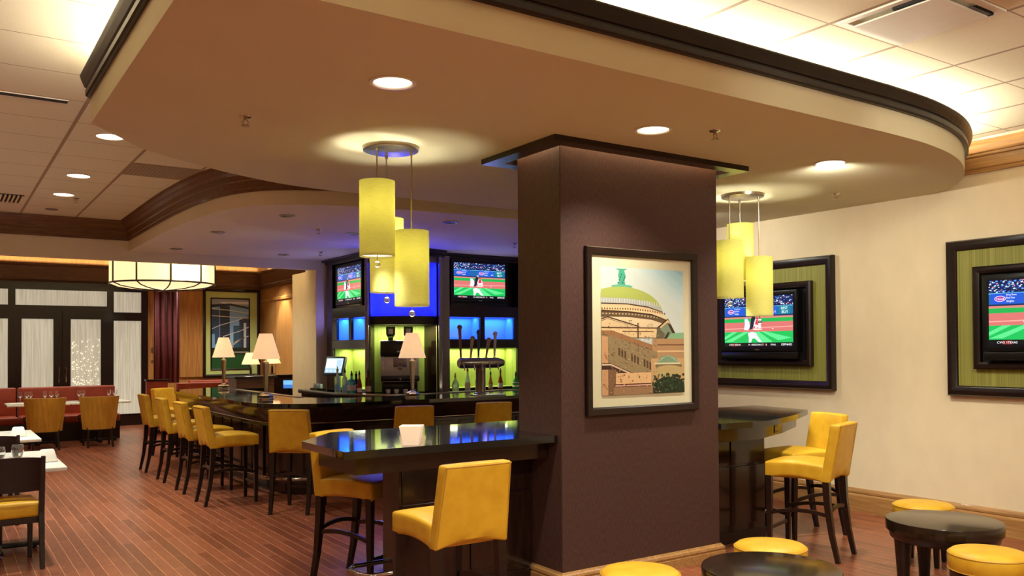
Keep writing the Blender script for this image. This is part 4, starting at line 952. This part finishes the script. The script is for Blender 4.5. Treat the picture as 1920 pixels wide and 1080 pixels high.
# ---- bottles
BODY={'tall':[(.034,0),(.036,.01),(.036,.17),(.03,.2),(.014,.225),(.013,.28)],'round':[(.04,0),(.05,.02),(.052,.09),(.035,.14),(.014,.165),(.013,.21)],'square':[(.04,0),(.045,.01),(.045,.14),(.036,.165),(.014,.18),(.013,.23)],'sham':[(.036,0),(.038,.01),(.037,.12),(.025,.18),(.014,.22),(.013,.28)]}
def tint(n,c,tr=.85): return mat('bottle_glass_'+n,c,.06,trans=tr*.6,ior=1.4)
def bottle(label,x,y,z,kind,gn,gc,cap,lc=None,s=1.0,group=None,tr=.85):
    t=thing('liquor_bottle',label,'bottle',(x,y,z),0,group);pr=BODY[kind];seg=4 if kind=='square' else 20;k=1.25 if seg==4 else 1
    b=BM();lathe(b,[(r*s*k,h*s) for r,h in pr],seg=seg,rot=PI/4);obj('bottle_body',b,tint(gn,gc,tr),t,50)
    h=pr[-1][1]*s;b=BM();lathe(b,[(.015*s,h-.012),(.0155*s,h+.02*s),(.008*s,h+.024*s),(.007*s,h+.05*s),(.001,h+.05*s)],seg=12);obj('cap',b,cap,t,50)
    if lc:
        b=BM();r=pr[1][0]*s*k+.0012;lathe(b,[(r,.035*s),(r,.105*s)],seg=seg,rot=PI/4,cap0=False,cap1=False);obj('paper_label',b,lc,t,50)
LW=mat('label_white',(238,232,216),.6);LB=mat('label_pale_blue',(150,196,214),.6);LK=mat('label_cream',(220,190,150),.6);CAPK=mat('cap_black',(18,18,18),.4);CAPG=mat('cap_gold',(180,140,60),.3,metal=.8);CAPR=mat('cap_orange',(200,90,30),.4)
gb='spirit bottles on the back counter, left'
for (Y,kind,gn,gc,cap,lc,s,l_,tr) in [((4.64,11.25),'tall','clear',(226,240,236),CHROME,LB,1.1,'clear tall spirit bottle in front of the till screen',.85),((4.655,11.03),'tall','clear',(226,240,236),CAPK,LB,1.05,'clear bottle with a pale blue label, second from the till',.85),((4.70,10.90),'square','blue',(90,190,220),CAPK,LW,1.1,'square pale blue bottle beside the clear bottles',.8),
   ((4.82,11.02),'round','dark',(24,30,20),CAPK,LK,1.15,'dark squat bottle between the blue and brown bottles',.3),((4.77,10.80),'sham','amber',(170,60,20),CAPK,None,.95,'small amber red bottle in front of the lime niche',.6),((4.80,10.58),'tall','brown',(96,50,20),CAPK,LK,1.05,'brown bottle with striped cream label beside the amber bottle',.5),((4.72,10.68),'sham','amber',(170,60,20),CAPR,LW,.8,'small reddish bottle nearest the curved steel counter edge',.6)]:
    bottle(l_,Y[0],Y[1],1.0,kind,gn,gc,cap,lc,s,gb,tr)
gb='spirit bottles on the back counter, right'
for (X,kind,gn,gc,cap,lc,s,l_,tr) in [(6.07,'round','clear',(226,240,236),CAPG,None,1.0,'round clear bottle at the left of the right hand lime niche',.85),(6.27,'sham','clear',(226,240,236),CAPR,LK,1.05,'clear bottle with an orange stopper behind the beer tap',.85),(6.46,'square','clear',(226,240,236),CAPK,LK,1.0,'square bottle with a cream label left of the tap column',.85),(6.66,'sham','amber2',(190,120,60),CAPK,LK,.85,'low bottle just right of the tap column',.6),
   (6.83,'sham','amber',(170,60,20),CAPK,LW,.95,'amber bottle with a white label under the beer tap barrel',.6),(7.10,'round','green',(40,150,50),CAPK,LW,1.0,'green and white bottle nearest the brown column',.5)]:
    bottle(l_,X,10.44,1.0,kind,gn,gc,cap,lc,s,gb,tr)
# ice/garnish caddy beside the till
t=thing('garnish_caddy','low dark caddy of garnish jars on the back counter beside the till','caddy',(4.72,12.2,1.0))
b=BM();box(b,-.07,.07,-.14,.14,0,.03,.004);obj('rack',b,BLK,t)
for k in range(3):
    b=BM();lathe(b,[(.03,.03),(.034,.035),(.034,.09),(.03,.095)],0,-.09+k*.09,16);obj('jar',b,tint('clear',(226,240,236)),t,50)

# ================================================= HOST STAND AND FAR ROOM
t=thing('host_stand','brown wooden service stand with a dark top behind the bar','cabinet',(4.32,14.2,0))
b=BM();box(b,-.30,.32,-.25,.25,0,1.14,.004);obj('body',b,OAKD,t)
b=BM();box(b,-.34,.36,-.29,.29,1.14,1.175,.005);obj('top',b,DARK,t)
for i,(x,y,l_) in enumerate([(4.33,14.2,'small white shaded lamp on the brown service stand'),(4.92,14.9,'small white shaded lamp behind the silver bar lamp')]):
    t=thing('accent_lamp',l_,'table lamp',(x,y,1.175),0,'accent lamps behind the bar')
    b=BM();lathe(b,[(.05,0),(.05,.01),(.02,.02),(.018,.14),(.01,.16),(.01,.2)],seg=16);obj('base',b,BLK,t,50)
    b=BM();z0,z1=.19,.385;lathe(b,[(.15,z0),(.075,z1),(.073,z1),(.148,z0)],seg=28,cap0=False,cap1=False);obj('lamp_shade',b,SHC,t,50)
    lamp_point(x,y,1.175+.28,4,WARM2,.03)
t=thing('service_counter','dark service counter with a lit order screen beside the pier','cabinet',(5.2,14.9,0))
b=BM();box(b,-.5,.6,-.3,.3,0,1.14,.004);obj('body',b,DARK,t);b=BM();box(b,-.52,.62,-.32,.32,1.14,1.17,.004);obj('top',b,GRAN,t)
t=thing('order_screen','small blue lit order screen tilted behind the silver bar lamp','screen',(4.86,13.85,1.03),R(-35))
b=BM();box(b,-.11,.11,-.008,.02,-.08,.08,.003);box(b,-.02,.02,.02,.05,-1.03,.0);obj('housing',b,BLK,t)
c=Canvas(.19,.13);c.rect(0,0,1,1,(110,170,225));c.rect(0,.0,1,.45,(60,110,180));o=c.build('display',SCREEN,t,(0,-.0085,0))
# banquette along the door wall
def banquette(label,x0,x1,yb,sgn=-1,name='banquette'):
    t=thing(name,label,'banquette',((x0+x1)/2,yb,0),0);L=(x1-x0)/2
    b=BM();box(b,-L,L,0,.13,.42,.955,.03,3);obj('backrest',b,RED,t,40)
    b=BM();box(b,-L,L,-.55,.02,.33,.46,.035,3);obj('seat',b,RED,t,40)
    b=BM();box(b,-L,L,-.50,.12,.0,.33);obj('base',b,DARK,t)
    return t
banquette('long rust red leather banquette in front of the frosted glass doors',-3.0,1.18,17.6)
banquette('rust red leather banquette behind the two mustard chairs',1.2,2.80,17.6)
banquette('rust red banquette below the green framed picture on the oak wall',4.55,6.3,19.3)
t=thing('booth_divider','low rust red booth divider with a dark cap beside the oak pilaster','divider',(3.55,17.2,0))
b=BM();box(b,-.28,.10,-.06,.06,0,1.03,.01);obj('panel',b,RED,t);b=BM();box(b,-.30,.13,-.08,.08,1.03,1.06,.005);obj('cap',b,DARK,t)
t=thing('booth_divider','rust red booth back seen behind the bar top, right of the curtain','divider',(4.35,16.9,0))
b=BM();box(b,-.6,.95,-.06,.06,0,.99,.02);obj('panel',b,RED,t);b=BM();box(b,-.6,.95,-.07,.07,.0,.1,.005);obj('base',b,DARK,t)
# curtain
b=BM();n=60;r0=[];r1=[]
for i in range(n+1):
    u=i/n;x=3.60+.50*u;y=18.2+.035*math.sin(u*PI*9)+.01*math.sin(u*47)
    r0.append(b.verts.new((x-.02*math.sin(u*9),y,.95)));r1.append(b.verts.new((x,y,3.3)))
for i in range(n): b.faces.new((r0[i],r0[i+1],r1[i+1],r1[i]))
o=obj('curtain',b,CURT,None,180);tag(o,'plum curtain hanging in folds beside the oak wall panels','curtain')
m_=o.modifiers.new('s','SOLIDIFY');m_.thickness=.01
t=thing('curtain_rod','short dark rod that carries the plum curtain','curtain rod',(3.85,18.2,3.32));b=BM();tube(b,[(-.3,0,0),(.3,0,0)],.018,10);tube(b,[(-.3,0,0),(-.3,0,.23)],.008,6);tube(b,[(.3,0,0),(.3,0,.23)],.008,6);obj('rod',b,NICK,t)
# frosted door wall
def door_leaf(n,x0,x1,gx0,gx1,hand):
    t=bpy.data.objects.new('door_%d'%n,None);COL.objects.link(t);t.location=(x0,19.9,0);t['kind']='structure'
    b=BM();prism(b,[(x0,.02),(x1,.02),(x1,2.44),(x0,2.44)],0,.06,holes=[[(gx0,2.27),(gx1,2.27),(gx1,.35),(gx0,.35)]])
    place(b,Matrix.Translation((0,19.93,0))@Matrix.Rotation(PI/2,4,'X'));obj('door_leaf',b,DARK,t,world=True)
    b=BM();box(b,gx0-.005,gx1+.005,19.895,19.905,.345,2.275);obj('door_glass',b,FROST,t,world=True)
    if n==2:
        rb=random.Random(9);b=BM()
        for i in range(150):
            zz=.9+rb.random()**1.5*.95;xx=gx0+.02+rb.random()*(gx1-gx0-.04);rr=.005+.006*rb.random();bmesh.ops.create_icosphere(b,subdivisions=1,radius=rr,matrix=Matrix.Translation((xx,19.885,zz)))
        o=obj('painted_glints',b,LENSS,t,world=True);o['kind']='stuff'  # glowing dots stand for sparkles reflected in the door glass
    b=BM();tube(b,[(hand,19.86,.95),(hand,19.83,.97),(hand,19.83,1.25),(hand,19.86,1.27)],.012,8);obj('door_handle',b,CHROME,t,60,world=True)
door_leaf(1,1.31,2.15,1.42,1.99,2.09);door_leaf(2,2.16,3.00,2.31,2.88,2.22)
def window(n,x0,x1,z0,z1):
    t=bpy.data.objects.new('window_%d'%n,None);COL.objects.link(t);t.location=(x0,19.9,z0);t['kind']='structure'
    b=BM();box(b,x0-.005,x1+.005,19.9,19.91,z0-.005,z1+.005);obj('window_glass',b,FROST,t,world=True)
    b=BM();prism(b,[(x0-.02,z0-.02),(x1+.02,z0-.02),(x1+.02,z1+.02),(x0-.02,z1+.02)],0,.02,holes=[[(x0,z1),(x1,z1),(x1,z0),(x0,z0)]]);place(b,Matrix.Translation((0,19.885,0))@Matrix.Rotation(PI/2,4,'X'));obj('window_bead',b,DARK,t,world=True)
window(1,1.31,3.0,2.55,2.87);window(2,3.13,3.68,2.43,2.87);window(3,3.13,3.68,.25,2.25);window(4,.2,1.18,2.55,2.87);window(5,.2,1.18,.25,2.27);window(6,-2.4,-.1,.25,2.87)
b=BM();Y0_,Y1_=19.88,19.95
for x0,x1,z0,z1 in [(-2.6,3.82,2.87,3.03),(3.68,3.82,0,2.87),(3.0,3.13,0,2.87),(1.18,1.31,0,2.87),(-.1,.2,0,2.87),(-2.6,-2.4,0,2.87),(1.31,3.0,2.44,2.55),(3.13,3.68,2.25,2.43),(.2,1.18,2.27,2.55),(3.13,3.68,0,.25),(.2,1.18,0,.25),(-2.4,-.1,0,.25)]: box(b,x0,x1,Y0_,Y1_,z0,z1)
struct('door_frame',b,DARK)
# big framed picture
t=thing('framed_artwork','large green matted picture of a steel trellis and towers on the oak wall','picture',(5.65,19.99,2.0))
b=BM();frame_ring(b,1.30,2.02,[(0,0),(0,-.06),(.03,-.075),(.06,-.05),(.065,-.02),(.065,0)]);obj('picture_frame',b,DARK,t,40)
b=BM();box(b,-.6,.6,-.02,-.002,-.96,.96);obj('green_mat',b,mat('green_mat_board',(196,208,128),.7,noise=.05),t)
b=BM();frame_ring(b,.90,1.66,[(0,-.02),(0,-.035),(.015,-.04),(.03,-.03),(.03,-.02)],-.03,-.02);obj('inner_moulding',b,DARK,t,40)
c=Canvas(.84,1.60);c.rect(0,0,1,1,(126,170,216));c.poly([(0,1),(1,1),(1,.9),(.6,.92),(.2,.94),(0,.9)],(150,160,172));c.poly([(.2,.96),(1,.97),(1,.93),(.3,.935)],(214,220,226));c.poly([(0,.88),(.5,.91),(1,.86),(1,.89),(.5,.94),(0,.92)],(34,40,58))
c.rect(.22,.3,.48,.9,(38,52,74));c.rect(.0,.5,.2,.86,(52,78,110));c.rect(.08,.35,.2,.6,(60,84,112));c.rect(.58,.3,.82,.62,(44,84,112));c.poly([(.74,.7),(1,.78),(1,.3),(.74,.3)],(40,60,84));c.rect(.5,.3,.58,.5,(160,196,226));c.rect(.86,.3,.93,.66,(200,206,214))
for i in range(12): c.rect(.24,.34+i*.045,.46,.345+i*.045,(62,84,110),i==0);c.rect(.6,.32+i*.025,.8,.324+i*.025,(80,130,160),False)
c.rect(0,0,1,.27,(30,84,44));c.rect(0,.2,1,.30,(32,44,30));c.rect(.2,.225,1,.245,(150,150,146))
c.k+=1
def arcline(pts,w_,col):
    for (a,b_) in zip(pts,pts[1:]): c.poly([(a[0],a[1]-w_),(b_[0],b_[1]-w_),(b_[0],b_[1]+w_),(a[0],a[1]+w_)],col,False)
for pts in ([(0,.57),(.2,.62),(.45,.66),(.7,.7),(1,.76)],[(0,.76),(.5,.745),(1,.73)],[(0,.86),(.5,.84),(1,.80)],[(.3,.46),(.5,.50),(.75,.54),(1,.60)],[(.55,.33),(.7,.39),(.85,.44),(1,.47)]): arcline(pts,.006,(206,212,218))
for pts in ([(.5,.28),(.38,.38),(.3,.45)],[(.5,.28),(.62,.38),(.9,.45)],[(.5,.26),(.5,.35)]): arcline([(p[0]-.0,p[1]) for p in pts],.009,(206,186,150))
c.build('print',PRINT,t,(-.03,-.0225,-.02))
t=thing('wall_switch_plate','pair of small metal switch plates on the oak pilaster beside the doors','switch',(3.95,19.93,1.5))
for z,h in ((.12,.12),(-.12,.05)):
    b=BM();box(b,-.05,.05,-.006,.0,z-h/2,z+h/2,.002);obj('plate',b,STEEL,t)
# drum pendant
t=thing('drum_chandelier','large cream drum chandelier with dark metal straps over the dining room','chandelier',(2.98,14.35,0))
r=.78;zb_,zt_=2.66,3.1
b=BM();lathe(b,[(r,zb_),(r,zt_),(r-.006,zt_),(r-.006,zb_)],seg=64,cap0=False,cap1=False);obj('drum_shade',b,DRUMM,t,50)
b=BM();lathe(b,[(r-.01,zb_),(r*.85,zb_-.045),(r*.6,zb_-.075),(r*.3,zb_-.09),(.001,zb_-.095)],seg=64,cap0=False,cap1=False);obj('bowl_diffuser',b,DRUMM,t,180)
b=BM();tube(b,[((r+.004)*math.cos(2*PI*i/64),(r+.004)*math.sin(2*PI*i/64),zb_) for i in range(64)],.014,8,closed=True);obj('lower_ring',b,TRIMD,t,60)
b=BM();tube(b,[((r+.004)*math.cos(2*PI*i/64),(r+.004)*math.sin(2*PI*i/64),zt_) for i in range(64)],.011,8,closed=True);obj('upper_ring',b,TRIMD,t,60)
for k in range(10):
    a=2*PI*k/10+.25;b=BM();tube(b,[((r+.006)*math.cos(a),(r+.006)*math.sin(a),z) for z in (zb_,zt_)],.014,6);obj('strap',b,TRIMD,t)
    b=BM();tube(b,[((r*q)*math.cos(a),(r*q)*math.sin(a),zb_-d_-.004) for q,d_ in ((1,0),(.85,.045),(.6,.075),(.3,.09),(.03,.095))],.011,6);obj('rib',b,TRIMD,t,60)
b=BM()
for k in range(3): a=k*2.09;tube(b,[(.3*math.cos(a),.3*math.sin(a),zt_),(.05*math.cos(a),.05*math.sin(a),3.54)],.008,6)
for k in range(4): a=k*PI/2+.25;tube(b,[(0,0,zt_),(r*math.cos(a),r*math.sin(a),zt_)],.008,6)
lathe(b,[(.09,3.52),(.09,3.549)],seg=24);obj('suspension',b,TRIMD,t)
lamp_point(2.98,14.35,2.95,8,WARM2,.12)

# ---- dining furniture
def club_chair(label,x,y,rz,first=[None]):
    if first[0] is None:
        t=thing('tub_chair',label,'chair',(x,y,0),rz,'mustard tub chairs at the banquette')
        b=BM();n=22;rows=[(0,.30),(.0,.31),(.25,.55),(1,.84)];rings=[]
        for j in range(9):
            u=j/8;z=.30+.545*u;ri=[];ro=[]
            for i in range(n+1):
                th=R(-180+18+ (144)*i/n)  # back half, centre at -y
                fl=.235+.055*u;zz=z+.0
                ri.append(b.verts.new(((fl-.045)*math.cos(th)*1.12,(fl-.045)*math.sin(th),zz)));ro.append(b.verts.new((fl*1.12*math.cos(th),fl*math.sin(th)-.02*u,zz)))
            rings.append((ri,ro))
        for (a0,o0),(a1,o1) in zip(rings,rings[1:]):
            for i in range(n):
                b.faces.new((o0[i],o0[i+1],o1[i+1],o1[i]));b.faces.new((a0[i+1],a0[i],a1[i],a1[i+1]))
            b.faces.new((a0[0],o0[0],o1[0],a1[0]));b.faces.new((o0[n],a0[n],a1[n],o1[n]))
        for (a0,o0) in (rings[0],rings[-1]):
            for i in range(n): b.faces.new((a0[i],a0[i+1],o0[i+1],o0[i]))
        obj('backrest',b,OCH,t,50)
        obj('seat',grid_box(BM(),-.22,.22,-.17,.27,.33,.46,.03,4,4,1),OCH,t,60)
        b=BM();box(b,-.2,.2,-.17,.24,.28,.33,.004);obj('seat_rail',b,DARK,t)
        for sx in (-1,1):
            b=BM();taper(b,(sx*.2,.23,0),(sx*.19,.21,.29),.014,.02);obj('leg',b,DARK,t)
            b=BM();taper(b,(sx*.19,-.24,0),(sx*.17,-.17,.29),.014,.02);obj('leg',b,DARK,t)
            b=BM();tube(b,[(sx*.25,-.1,.55),(sx*.285,.1,.52),(sx*.27,.2,.47),(sx*.22,.22,.34)],.014,8);obj('arm',b,DARK,t,60)
        first[0]=t;return t
    return dup(first[0],(x,y,0),rz,label)
club_chair('mustard vinyl tub chair at the left of the far banquette tables',1.46,15.85,0)
club_chair('mustard vinyl tub chair at the right of the far banquette tables',2.26,15.85,0)
def dtable(label,x,y,w,d,group=None,rz=0):
    t=thing('dining_table',label,'table',(x,y,0),rz,group)
    b=BM();box(b,-w/2,w/2,-d/2,d/2,.69,.72,.006);obj('tabletop',b,STONE,t,30)
    b=BM();tube(b,[(0,0,.06),(0,0,.67)],.04,16);lathe(b,[(.04,.66),(.12,.67),(.12,.69)],seg=20);obj('pedestal',b,BLK,t,50)
    for a in (0,PI/2):
        b=BM();box(b,-.30,.30,-.03,.03,.022,.06,.008);place(b,Matrix.Rotation(a,4,'Z'));obj('cross_foot',b,BLK,t,30)
    b=BM()
    for a in range(4): lathe(b,[(.02,0),(.024,.004),(.01,.022)],.27*math.cos(a*PI/2),.27*math.sin(a*PI/2),12)
    obj('glide',b,CHROME,t,50)
    return t
dtable('white topped table of the far banquette, left one of the pair',1.42,16.62,.93,.8,'white tables at the far banquette')
dtable('white topped table of the far banquette, right one of the pair',2.37,16.62,.93,.8,'white tables at the far banquette')
dtable('nearest white topped dining table at the left edge',.40,7.98,.86,1.34)
dtable('second white topped dining table, behind the nearest one',.44,10.42,.88,1.2)
dtable('white topped table in front of the red banquette below the picture',5.1,18.3,.9,.7)
def dchair(label,x,y,rz,first=[None]):
    if first[0] is None:
        t=thing('dining_chair',label,'chair',(x,y,0),rz,'dark wood dining chairs')
        b=BM();n=12;r0=[];
        for j,(z,yy) in enumerate(((.575,-.235),(.69,-.25),(.815,-.27))):
            row=[]
            for i in range(n+1):
                u=-1+2*i/n;zz=z+(.018*(1-u*u) if j==2 else 0)
                row.append((.225*u,yy-.03*(1-u*u),zz))
            r0.append(row)
        F=[[b.verts.new(p) for p in row] for row in r0];G=[[b.verts.new((p[0],p[1]+.022,p[2])) for p in row] for row in r0]
        for j in range(2):
            for i in range(n): b.faces.new((F[j][i],F[j][i+1],F[j+1][i+1],F[j+1][i]));b.faces.new((G[j][i+1],G[j][i],G[j+1][i],G[j+1][i+1]))
            b.faces.new((F[j][0],F[j+1][0],G[j+1][0],G[j][0]));b.faces.new((F[j+1][n],F[j][n],G[j][n],G[j+1][n]))
        for j in (0,2):
            for i in range(n): b.faces.new((F[j][i],G[j][i],G[j][i+1],F[j][i+1]))
        obj('backrest',b,DARK,t,50)
        obj('seat',grid_box(BM(),-.22,.22,-.2,.24,.375,.485,.025,6,6,1,lambda x,y,z:(x,y,z+(.02*(1-(x/.22)**2)*(1-(y/.24)**2) if z>.44 else 0))),YEL,t,60)
        b=BM();box(b,-.205,.205,-.19,.22,.33,.375,.004);obj('seat_rail',b,DARK,t)
        for sx in (-1,1):
            b=BM();taper(b,(sx*.2,.21,0),(sx*.2,.205,.38),.014,.02);obj('leg',b,DARK,t)
            b=BM();taper(b,(sx*.21,-.27,0),(sx*.212,-.205,.42),.015,.02);taper(b,(sx*.212,-.205,.42),(sx*.216,-.262,.83),.02,.014);obj('leg',b,DARK,t)
        first[0]=t;return t
    return dup(first[0],(x,y,0),rz,label)
dchair('nearest dark wood dining chair with yellow seat, at the lower left edge',.42,7.42,R(4))
dchair('dark wood dining chair between the two white dining tables',.40,9.36,R(2))
dchair('farther dark wood dining chair left of the second white table',.33,11.2,R(180))
# glasses and napkins
def glass(kind,label,x,y,z,group,cache={}):
    if kind not in cache:
        b=BM()
        if kind=='wine': lathe(b,[(.034,0),(.032,.003),(.005,.008),(.004,.08),(.018,.095),(.038,.125),(.04,.15),(.033,.19),(.031,.19),(.037,.15),(.035,.127),(.016,.1),(.001,.097)],seg=20,cap1=False)
        else: lathe(b,[(.026,0),(.036,.01),(.047,.05),(.046,.09),(.041,.105),(.039,.105),(.044,.09),(.045,.05),(.034,.014),(.001,.012)],seg=24,cap1=False)
        o=obj('wine_glass' if kind=='wine' else 'water_glass',b,GLASS,None,60);cache[kind]=o
    else: o=cache[kind].copy();COL.objects.link(o)
    o.location=(x,y,z);tag(o,label,'glass',group);return o
gf='stemmed glasses on the far banquette tables'
for i,(x,y) in enumerate([(1.18,16.75),(1.27,16.65),(1.34,16.8),(1.55,16.75),(1.64,16.65),(1.74,16.8)]): glass('wine',['leftmost stemmed glass on the far left table','stemmed glass beside the leftmost one on the far left table','stemmed glass right of centre of the left trio on the far table','stemmed glass seen above the left tub chair, left of its pair','stemmed glass seen above the left tub chair, middle','stemmed glass above the right shoulder of the left tub chair'][i],x,y,.72,gf)
for i,(x,y) in enumerate([(2.08,16.75),(2.16,16.85),(2.56,16.75),(2.65,16.7)]): glass('wine',['stemmed glass above the gap between the tub chairs','stemmed glass above the left edge of the right tub chair','stemmed glass above the right half of the right tub chair','stemmed glass nearest the right end of the far table'][i],x,y,.72,gf)
glass('water','round bowled water glass on the nearest white dining table',.56,8.22,.72,'water glasses on the near tables');glass('water','water glass at the very left edge on the nearest white table',.42,8.1,.72,'water glasses on the near tables');glass('wine','stemmed glass at the left edge on the second white table',.45,10.15,.72,None)
for i,(x,y) in enumerate([(4.85,18.2),(4.95,18.3),(5.15,18.25),(5.25,18.35)]): glass('wine','stemmed glass on the table below the green framed picture',x,y,.72,'stemmed glasses below the picture')
def napkin(label,x,y,z,rz,up=True):
    b=BM()
    if up:
        taper(b,(0,0,0),(0,0,.085),.055,.035,.03,.012,.006)
    else: box(b,-.1,.1,-.05,.05,0,.012,.004);box(b,-.095,.09,-.045,.045,.012,.02,.003)
    o=obj('folded_napkin',b,WHITE,None,40);o.location=(x,y,z);o.rotation_euler=(0,0,rz);tag(o,label,'napkin','folded white napkins');o.scale=(1.35,1.35,1.2);return o
napkin('upright folded white napkin on the second dining table',.70,10.2,.7205,.2);napkin('upright folded white napkin at the right end of the nearest dining table',.73,7.72,.7205,.1)
napkin('flat folded white napkin at the left of the nearest dining table',.26,8.2,.7205,.1,False);napkin('flat folded napkin at the left end of the far banquette table',1.08,16.4,.7205,0,False)
for (x,y,l_) in [(.72,7.6,'white plate edge under the napkin on the nearest dining table')]:
    b=BM();lathe(b,[(.001,0),(.05,0),(.075,.01),(.074,.013),(.05,.004),(.001,.004)],x-x,0,32,False,False);o=obj('side_plate',b,WMET,None,60);o.location=(.60,7.52,.7205);tag(o,'small white side plate on the nearest dining table','plate')
